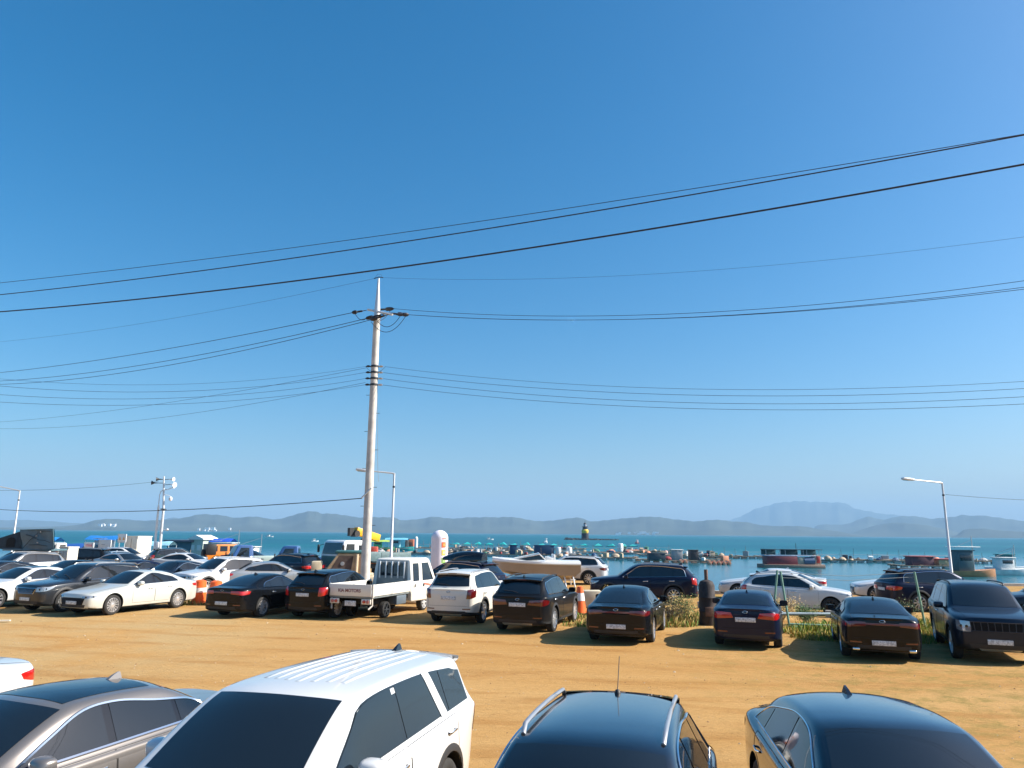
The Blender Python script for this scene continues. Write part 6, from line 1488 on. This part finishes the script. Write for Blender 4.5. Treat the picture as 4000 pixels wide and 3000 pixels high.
# net cages with teal covers, beyond the fish farm
TEALC = simple('cage_teal', (0.01, 0.36, 0.36), 0.6, var=0.2, vscale=2); TEALD = simple('cage_teal_dark', (0.01, 0.13, 0.15), 0.6)
r = random.Random(41)
for k, px in enumerate((-23.4, -18.5, -14, -9, -3.5, 1, 6.5, 12.5, 18, 24.2, 30.5, 36, 41, 46, 50.6)):
    y = 322 - 0.12 * (px + 23) + r.uniform(-4, 4)
    root = thing('covered_net_cage', 'small teal covered net cage in the row beyond the rafts', 'net cage', (px, y, SEA_Z), r.uniform(-15, 15), 'row of teal net cages')
    piece('float_frame', MB().box((0, 0, 0.12), (3.9, 2.6, 0.24)), TEALD, root, 0)
    hh = r.uniform(0.6, 1.1); c0 = r.uniform(-0.6, 0.6)
    piece('cover', MB().add([(-1.7, -1.1, 0.25), (1.7, -1.1, 0.25), (1.7, 1.1, 0.25), (-1.7, 1.1, 0.25), (c0, -0.4, 0.25 + hh), (c0 + 0.6, 0.4, 0.25 + hh)], [(0, 1, 4), (1, 2, 5), (1, 5, 4), (2, 3, 5), (3, 0, 4), (3, 4, 5)]), TEALC, root, 0)

# fish farm rafts: beams, planks and floats
BEAM = simple('raft_beam', (0.34, 0.26, 0.19), 0.85, var=0.35, vscale=1.2); FLG = [simple('float_grey', (0.40, 0.39, 0.37), 0.7, var=0.2), simple('float_salmon', (0.60, 0.27, 0.17), 0.7, var=0.2), simple('float_dark', (0.06, 0.065, 0.075), 0.7)]
_fl = MB().lathe([(0.0, -0.55), (0.26, -0.5), (0.30, 0), (0.26, 0.5), (0.0, 0.55)], n=10, axis='x').mesh('float', FLG[0], 60)
def raft(x, y, rz, L, Wd, label, seed, fm=0):
    rr = random.Random(seed)
    root = thing('fish_farm_raft', label, 'raft', (x, y, SEA_Z), rz, 'fish farm rafts')
    nx = max(3, int(L / 4)); ny = max(2, int(Wd / 4))
    bl = MB().box((0, 0, 0.42), (L, 0.55, 0.14)).mesh('walkway', BEAM, 0); bs = MB().box((0, 0, 0.56), (0.55, Wd, 0.12)).mesh('walkway', BEAM, 0)
    for j in range(ny + 1): link('walkway', bl, root, (0, lin(-Wd / 2, Wd / 2, j / ny), 0))
    for i in range(nx + 1): link('walkway', bs, root, (lin(-L / 2, L / 2, i / nx), 0, 0))
    for j in (0, ny):
        for i in range(int(L / 1.7)):
            f = link('float', _fl, root, (-L / 2 + 0.85 + i * 1.7, lin(-Wd / 2, Wd / 2, j / ny), 0.14))
            f.material_slots[0].link = 'OBJECT'; f.material_slots[0].material = FLG[fm if rr.random() < 0.8 else 0]
    for i in range(int(L / 2.5)):
        hh = rr.uniform(0.9, 2.3)
        link('marker_pole', MB().tube([(0, 0, 0.5), (rr.uniform(-0.15, 0.15), 0, 0.5 + hh)], 0.035, 5).mesh('marker_pole', BEAM, 0), root, (-L / 2 + i * 2.5 + rr.uniform(0, 1), rr.choice((-Wd / 2, Wd / 2)), 0))
    link('railing', MB().tube([(-L / 2, Wd / 2, 1.35), (0, Wd / 2, 1.30), (L / 2, Wd / 2, 1.35)], 0.03, 5).mesh('railing', FLG[0], 0), root)
    return root
rafts = [(10, 236, -2, 26, 8, 'far fish farm raft left of the white tank', 0), (-10, 188, -4, 18, 8, 'fish farm raft right of the inflatable pillar', 0), (17, 152, -3, 16, 6, 'fish farm raft behind the white barrels', 0), (38, 178, -3, 16, 6, 'fish farm raft left of the pink buoy', 0), (-21.5, 176, -3, 20, 6, 'fish farm raft left of the inflatable pillar', 0), (-3.0, 205, -2, 26, 10, 'long fish farm raft behind the roof box', 0), (3.5, 170, -3, 24, 9, 'fish farm raft behind the motor boat', 0),
         (24.0, 196, -4, 22, 8, 'fish farm raft behind the white SUV', 0), (38.0, 214, -3, 14, 4, 'outer fish farm raft ending in a salmon float line', 1), (31.5, 141, 2, 16, 8, 'fish farm raft above the navy SUV', 1),
         (46.5, 168, -2, 24, 5, 'thin fish farm raft left of the red barge', 1), (64.0, 150, -3, 26, 8, 'fish farm raft right of the red barge', 0), (84, 150, 0, 22, 8, 'fish farm raft at the right edge', 0),
         (-22, 239, 0, 22, 4, 'far thin raft beside the red container', 0), (-60, 88, -10, 24, 6, 'raft behind the white pickup', 0), (-41, 92, -12, 26, 7, 'raft with yellow barrels behind the loudspeaker mast', 0), (-27, 86, -8, 20, 6, 'raft behind the blue pickups', 0)]
for (x, y, rz, L_, w_, lab, fm) in rafts: raft(x, y, rz, L_, w_, lab, int(abs(x) * 10), fm)
# gear standing on the rafts
GEAR = [simple('gear_tan', (0.46, 0.36, 0.25), 0.8, var=0.2), simple('gear_grey', (0.36, 0.36, 0.36), 0.7, var=0.2), simple('gear_dark', (0.045, 0.06, 0.075), 0.6), simple('gear_white', (0.72, 0.72, 0.70), 0.5), simple('gear_navy', (0.015, 0.06, 0.15), 0.6), simple('gear_green', (0.06, 0.20, 0.14), 0.6), simple('gear_salmon', (0.62, 0.26, 0.15), 0.7), simple('gear_red', (0.32, 0.05, 0.05), 0.6)]
_kinds = {}
def kind_mesh(k):
    if k in _kinds: return _kinds[k]
    if k == 'crate': m = MB().bbox((0, 0, 0.4), (1.2, 0.9, 0.8), 0.05)
    elif k == 'net_heap': m = MB().lathe([(0.9, 0), (0.85, 0.25), (0.55, 0.55), (0.2, 0.7), (0, 0.72)], n=9)
    elif k == 'barrel': m = MB().lathe([(0.3, 0), (0.33, 0.3), (0.33, 0.6), (0.3, 0.9), (0, 0.92)], n=12)
    else: m = MB().bbox((0, 0, 0.85), (1.9, 1.6, 1.7), 0.05).prism([(-1.05, -0.95, 1.72), (1.05, -0.95, 1.72), (0, -0.95, 2.1)], (0, 1.9, 0))
    _kinds[k] = m.mesh(k, GEAR[0], 30); return _kinds[k]
r = random.Random(77)
COLN = ['tan', 'grey', 'dark', 'white', 'navy', 'green', 'salmon', 'red']; LABK = {'crate': 'crate', 'net_heap': 'heap of nets', 'barrel': 'barrel', 'storage_shed': 'small storage shed'}
for ri, (x, y, rz, L_, w_, lab, fm) in enumerate(rafts):
    for k in range(int(L_ / 1.35)):
        ci = r.choices(range(8), (5, 4, 3, 2, 1.5, 1.2, 1.5, 0.7))[0]
        kd = r.choices(('crate', 'net_heap', 'barrel', 'storage_shed'), (5, 6, 3, 1.3))[0]
        lx, ly = r.uniform(-L_ / 2 + 0.6, L_ / 2 - 0.6), r.choice((-w_ / 2, w_ / 2, 0)); c, s = math.cos(R_(rz)), math.sin(R_(rz))
        o = link(kd, kind_mesh(kd), None, (x + c * lx - s * ly, y + s * lx + c * ly, SEA_Z + 0.50), (0, 0, r.uniform(0, 6.28)), label='x', category=kd.replace('_', ' '), group=kd.replace('_', ' ') + ' on the rafts')
        q = r.uniform(0.45, 0.95) * (0.7 if kd == 'storage_shed' else 1); o.scale = (q * r.uniform(0.8, 1.5), q * r.uniform(0.8, 1.2), q * r.uniform(0.8, 1.25))
        o.material_slots[0].link = 'OBJECT'; o.material_slots[0].material = GEAR[ci]; o['label'] = '%s %s on the %s' % (COLN[ci], LABK[kd], lab)
def single(name, mb, mat, loc, label, cat, rz=0, smooth=30, group=None):
    return piece(name, mb, mat, None, smooth, loc, (0, 0, R_(rz)), label=label, category=cat, group=group)
single('white_tank', MB().lathe([(0.70, 0), (0.76, 0.1), (0.76, 1.9), (0.66, 2.15), (0, 2.2)], n=18), simple('tank_white', (0.80, 0.79, 0.76), 0.5), (29.4, 203.6, SEA_Z + 0.4), 'white round tank near the end of the outer raft', 'tank')
single('float_line', MB().tube([(-3.4, 0, 0.5), (3.4, 0.3, 0.55)], 0.36, 10), FLG[1], (34.4, 210, SEA_Z), 'salmon coloured float line right of the white tank', 'float')
single('buoy', MB().lathe([(0, -0.6), (0.5, -0.4), (0.62, 0), (0.5, 0.4), (0, 0.6)], n=16), simple('buoy_pink', (0.70, 0.42, 0.38), 0.6), (41.4, 203, SEA_Z + 0.35), 'pale pink round buoy in the channel', 'buoy', smooth=60)
NS = simple('net_shed_navy', (0.012, 0.055, 0.13), 0.6, var=0.15)
for (x, y, w, lab) in ((7.4, 168, 4.4, 'long navy net shed behind the motor boat windscreen'), (0.6, 168, 1.6, 'narrow navy net shed left of the long one')):
    root = thing('net_shed', lab, 'shed', (x, y, SEA_Z + 0.5)); piece('walls', MB().bbox((0, 0, 0.95), (w, 1.8, 1.9), 0.04), NS, root, 30); piece('roof', MB().bbox((0, 0, 1.95), (w + 0.3, 2.1, 0.12), 0.03), NS, root, 30)
for k, x in enumerate((10.4, 12.8)): single('white_barrel', MB().lathe([(0.55, 0), (0.6, 0.3), (0.6, 1.3), (0.5, 1.6), (0, 1.65)], n=14), GEAR[3], (x, 166, SEA_Z + 0.5), 'white upright barrel right of the long navy shed', 'barrel', group='white barrels by the navy shed')
for k, (x, y, L_) in enumerate(((36.6, 131, 5.0), (31.5, 136, 2.4))):
    root = thing('float_bundle', 'bundle of salmon floats on the water beside the raft', 'floats', (x, y, SEA_Z), 4, 'salmon float bundles')
    for q in range(int(L_ / 0.85)): piece('float', MB().lathe([(0.0, -0.4), (0.36, -0.36), (0.40, 0), (0.36, 0.36), (0, 0.4)], n=10, axis='y', c=(-L_ / 2 + q * 0.85, 0, 0.3)), FLG[1], root, 60)
# sheds on the raft above the navy SUV
for (x, y, w, h, mt, lab) in ((26.2, 137, 3.0, 1.15, GEAR[2], 'dark flat shed above the navy SUV roof'), (30.4, 139, 1.7, 1.75, GEAR[1], 'tall grey shed in the middle of the raft above the navy SUV'), (33.6, 140, 1.4, 1.7, simple('shed_charcoal', (0.05, 0.045, 0.05), 0.7), 'charcoal shed at the right end of the raft above the navy SUV')):
    root = thing('raft_shed', lab, 'shed', (x, y, SEA_Z + 0.5)); piece('walls', MB().bbox((0, 0, h / 2), (w, 1.8, h), 0.04), mt, root, 30); piece('roof', MB().bbox((0, 0, h + 0.05), (w + 0.3, 2.1, 0.1), 0.03), GEAR[3] if mt is GEAR[1] else mt, root, 30)
# red barge with three dark awnings
bg = thing('harbour_barge', 'red barge with three dark awnings and a blue tank', 'barge', (44.9, 122.3, SEA_Z), 0); bg.scale = (0.86, 0.86, 0.86)
piece('pontoon', MB().bbox((0, 0, 0.30), (11.2, 4.4, 0.6), 0.06), simple('pontoon_brown', (0.30, 0.20, 0.15), 0.8, var=0.3), bg, 30)
piece('cabin', MB().bbox((-2.1, -0.4, 1.35), (5.6, 2.8, 1.5), 0.05), simple('barge_maroon', (0.20, 0.035, 0.045), 0.6, var=0.25), bg, 30)
piece('upper_deck', MB().bbox((-0.6, 0, 2.16), (9.4, 3.6, 0.14), 0.04), simple('barge_blue_grey', (0.42, 0.47, 0.58), 0.6, var=0.15), bg, 30)
piece('tank', MB().lathe([(0.0, -1.0), (0.75, -0.95), (0.8, 0.95), (0, 1.0)], n=20, axis='x', c=(2.9, -1.2, 1.2)), simple('barge_tank_blue', (0.08, 0.13, 0.22), 0.5, var=0.15), bg, 40)
for c_, d_ in (((1.3, -0.9, 1.25), (1.5, 1.6, 1.3)), ((4.6, -0.5, 1.4), (1.2, 1.8, 1.7))): piece('store', MB().bbox(c_, d_, 0.05), simple('barge_tan', (0.42, 0.36, 0.28), 0.7, var=0.25), bg, 30)
piece('red_panel', MB().bbox((4.65, -1.45, 1.5), (0.65, 0.06, 1.2), 0.02), simple('panel_red', (0.62, 0.06, 0.04), 0.5), bg)
AW = simple('awning_teal', (0.02, 0.06, 0.08), 0.6, var=0.2)
for (x, w) in ((-3.6, 2.9), (0.3, 3.6), (4.0, 3.0)):
    a = piece('awning', MB().bbox((x, 0, 3.28), (w, 3.2, 0.10), 0.03), AW, bg, 30)
    for sx in (-0.46, 0.46):
        for sy in (-1.4, 1.4): piece('awning_post', MB().tube([(x + sx * w, sy, 2.2), (x + sx * w, sy, 3.25)], 0.04, 5), GALV, a)
    piece('awning_screen', MB().bbox((x, 1.45, 2.75), (w * 0.94, 0.05, 0.95), 0.02), simple('screen_teal', (0.05, 0.13, 0.15), 0.7), a)
piece('mast', MB().tube([(1.2, 0, 3.3), (1.2, 0, 4.4)], 0.05, 6), DARKM, bg)
# raft huts at the right
for (x, y, w, h, mt, lab) in ((66.0, 123, 3.6, 1.5, GEAR[7], 'red roofed hut left of the right street lamp'), (69.8, 123, 2.4, 1.1, simple('hut_beige', (0.48, 0.38, 0.22), 0.7), 'beige hut with a red roof beside the right street lamp')):
    root = thing('raft_hut', lab, 'hut', (x, y, SEA_Z + 0.3)); piece('walls', MB().bbox((0, 0, h / 2), (w, 2.0, h), 0.04), simple('hut_plum', (0.12, 0.045, 0.06), 0.7) if mt is GEAR[7] else mt, root, 30); piece('roof', MB().bbox((0, 0, h + 0.08), (w + 0.4, 2.4, 0.16), 0.03), simple('hut_red_roof', (0.42, 0.09, 0.08), 0.6), root, 30)
raft(67.5, 123.5, 0, 11, 3.4, 'small raft under the two red roofed huts', 5, 0)
# floating house with a gable and its long dark shed
hs = thing('floating_house', 'floating house with a white gable roof on the left raft', 'house', (-46.6, 115, SEA_Z), -20)
piece('pontoon', MB().bbox((-1.8, 0, 0.3), (9.5, 4.5, 0.6), 0.05), BEAM, hs, 30)
hw_ = piece('wall', MB().bbox((0, 0, 2.15), (2.6, 2.8, 3.1), 0.04), simple('house_green', (0.40, 0.46, 0.40), 0.6, var=0.1), hs, 30)
piece('roof', MB().prism([(-1.6, -1.6, 3.68), (1.6, -1.6, 3.68), (1.35, -1.6, 3.9), (0, -1.6, 4.36), (-1.35, -1.6, 3.9)], (0, 3.2, 0)), simple('house_roof_white', (0.74, 0.74, 0.70), 0.6), hs, 0)
for s in (-0.6, 0.6): piece('window', MB().bbox((s, -1.41, 2.5), (0.7, 0.04, 0.8), 0.01), simple('window_white', (0.62, 0.64, 0.62), 0.4), hw_)
ls = thing('long_shed', 'long low dark roofed shed left of the gabled floating house', 'shed', (-49.6, 115.9, SEA_Z), -20)
piece('walls', MB().bbox((0, 0, 2.0), (4.6, 2.6, 2.6), 0.04), simple('shed_teal', (0.05, 0.12, 0.15), 0.7, var=0.2), ls, 30)
piece('roof', MB().bbox((0, 0, 3.45), (5.4, 3.4, 0.30), 0.05), simple('shed_roof', (0.11, 0.11, 0.14), 0.6, var=0.15), ls, 30)
# yellow barrels on the left raft
YB = simple('barrel_yellow', (0.78, 0.42, 0.05), 0.5, var=0.1)
for k, (x, y, rz, lab) in enumerate(((-42.4, 94.6, 10, 'yellow barrel lying on the raft, left one of two'), (-40.9, 94.2, 70, 'yellow and blue barrel on the raft, right one of two'))):
    root = thing('yellow_barrel', lab, 'barrel', (x, y, SEA_Z + 0.6), rz)
    piece('drum', MB().lathe([(0, -0.65), (0.40, -0.6), (0.43, 0), (0.40, 0.6), (0, 0.65)], n=16, axis='x', c=(0, 0, 1.72)), YB, root, 50)
    piece('rack', MB().bbox((0, 0, 0.65), (1.3, 1.0, 1.3), 0.05), GEAR[1], root, 30)
    if k: piece('band', MB().lathe([(0.435, -0.1), (0.44, 0.25)], n=16, axis='x', c=(0, 0, 1.72), cap=False), simple('band_blue', (0.25, 0.5, 0.7), 0.5), root)
# stacked white tanks on the boat behind the white pickup
for k, (x, y, z) in enumerate(((-50.2, 82.1, 2.6), (-48.6, 81.8, 2.6), (-49.6, 81.3, 1.5))):
    single('white_tank', MB().bbox((0, 0, 0.45), (1.35, 0.8, 0.85), 0.12), GEAR[3], (x, y, SEA_Z + z), 'white box tank stacked on the boat behind the white pickup', 'tank', -15, group='white tanks on the boat')
# orange inflatable beside the middle lamp
ob = thing('rescue_boat', 'salmon orange inflatable boat on the quay beside the utility pole', 'boat', (-8.6, 52.0, 0.0), 4)
om = simple('inflatable_orange', (0.70, 0.24, 0.13), 0.5, var=0.1)
for sy in (-0.55, 0.55): piece('tube', MB().tube([(-1.3, sy, 1.15), (0.9, sy, 1.15), (1.25, sy * 0.85, 1.17), (1.45, sy * 0.4, 1.2), (1.5, 0, 1.2)], 0.28, 12), om, ob, 60)
piece('floor', MB().bbox((-0.2, 0, 1.05), (2.2, 0.8, 0.10), 0.03), om, ob, 30)
piece('console', MB().bbox((-0.75, 0, 1.65), (0.55, 0.5, 0.65), 0.06), simple('console_red', (0.6, 0.10, 0.06), 0.5), ob, 30)
piece('cradle', MB().box((-0.7, 0, 0.44), (0.15, 1.2, 0.88)).box((0.6, 0, 0.44), (0.15, 1.2, 0.88)), DARKM, ob, 0)
# containers far right of the middle lamp
single('red_container', MB().bbox((0, 0, 1.3), (2.6, 2.4, 2.6), 0.05), simple('container_red', (0.50, 0.16, 0.08), 0.6, var=0.15), (-31.6, 238, SEA_Z + 0.3), 'rust red container on the far thin raft', 'container')
single('white_post', MB().lathe([(0.55, 0), (0.55, 2.9), (0.3, 3.3), (0, 3.4)], n=14), GEAR[3], (-29.4, 236, SEA_Z + 0.4), 'white post beside the rust red container', 'post')

# breakwater with the lighthouse
lh = thing('lighthouse', 'black lighthouse with a yellow band on a rock breakwater', 'lighthouse', (63.0, 642, SEA_Z))
BK = simple('lighthouse_black', (0.012, 0.013, 0.02), 0.6); YB2 = simple('lighthouse_yellow', (0.85, 0.55, 0.05), 0.5)
piece('base', MB().lathe([(3.1, 0.8), (3.0, 5.4), (2.6, 5.6)], n=24), BK, lh, 30)
piece('yellow_band', MB().lathe([(2.45, 5.6), (2.9, 6.4), (2.9, 8.0), (2.4, 8.7)], n=24), YB2, lh, 30)
piece('tower', MB().lathe([(2.1, 8.7), (2.0, 10.8), (2.5, 10.9), (2.5, 11.2), (1.3, 11.3)], n=24), BK, lh, 30)
piece('lantern', MB().lathe([(1.2, 11.3), (1.15, 13.2)], n=16), simple('lantern_grey', (0.35, 0.36, 0.42), 0.4), lh, 30)
piece('lantern_roof', MB().lathe([(1.4, 13.2), (0.8, 14.0), (0.15, 14.6), (0.12, 16.0), (0, 16.1)], n=16), BK, lh, 30)
r = random.Random(9); m = MB()
for k in range(260):
    t = r.random(); x = lin(46.5, 90, t) + r.uniform(-1, 1); y = 640 - 1.0 + r.uniform(-2.5, 2.5); s = r.uniform(0.6, 1.5) * (1 - 0.45 * t)
    rot = Matrix.Rotation(r.uniform(0, 3), 3, 'Z') @ Matrix.Rotation(r.uniform(-0.5, 0.5), 3, 'X')
    m.box((x, y, SEA_Z + r.uniform(0.0, 0.9) * (1 - 0.5 * t)), (s * 1.7, s * 1.2, s), rot=rot)
bw = piece('breakwater_rocks', m, simple('breakwater_rock', (0.06, 0.062, 0.06), 0.9, var=0.3), None, 0, kind='stuff', label='dark rock breakwater around the lighthouse', category='rocks')
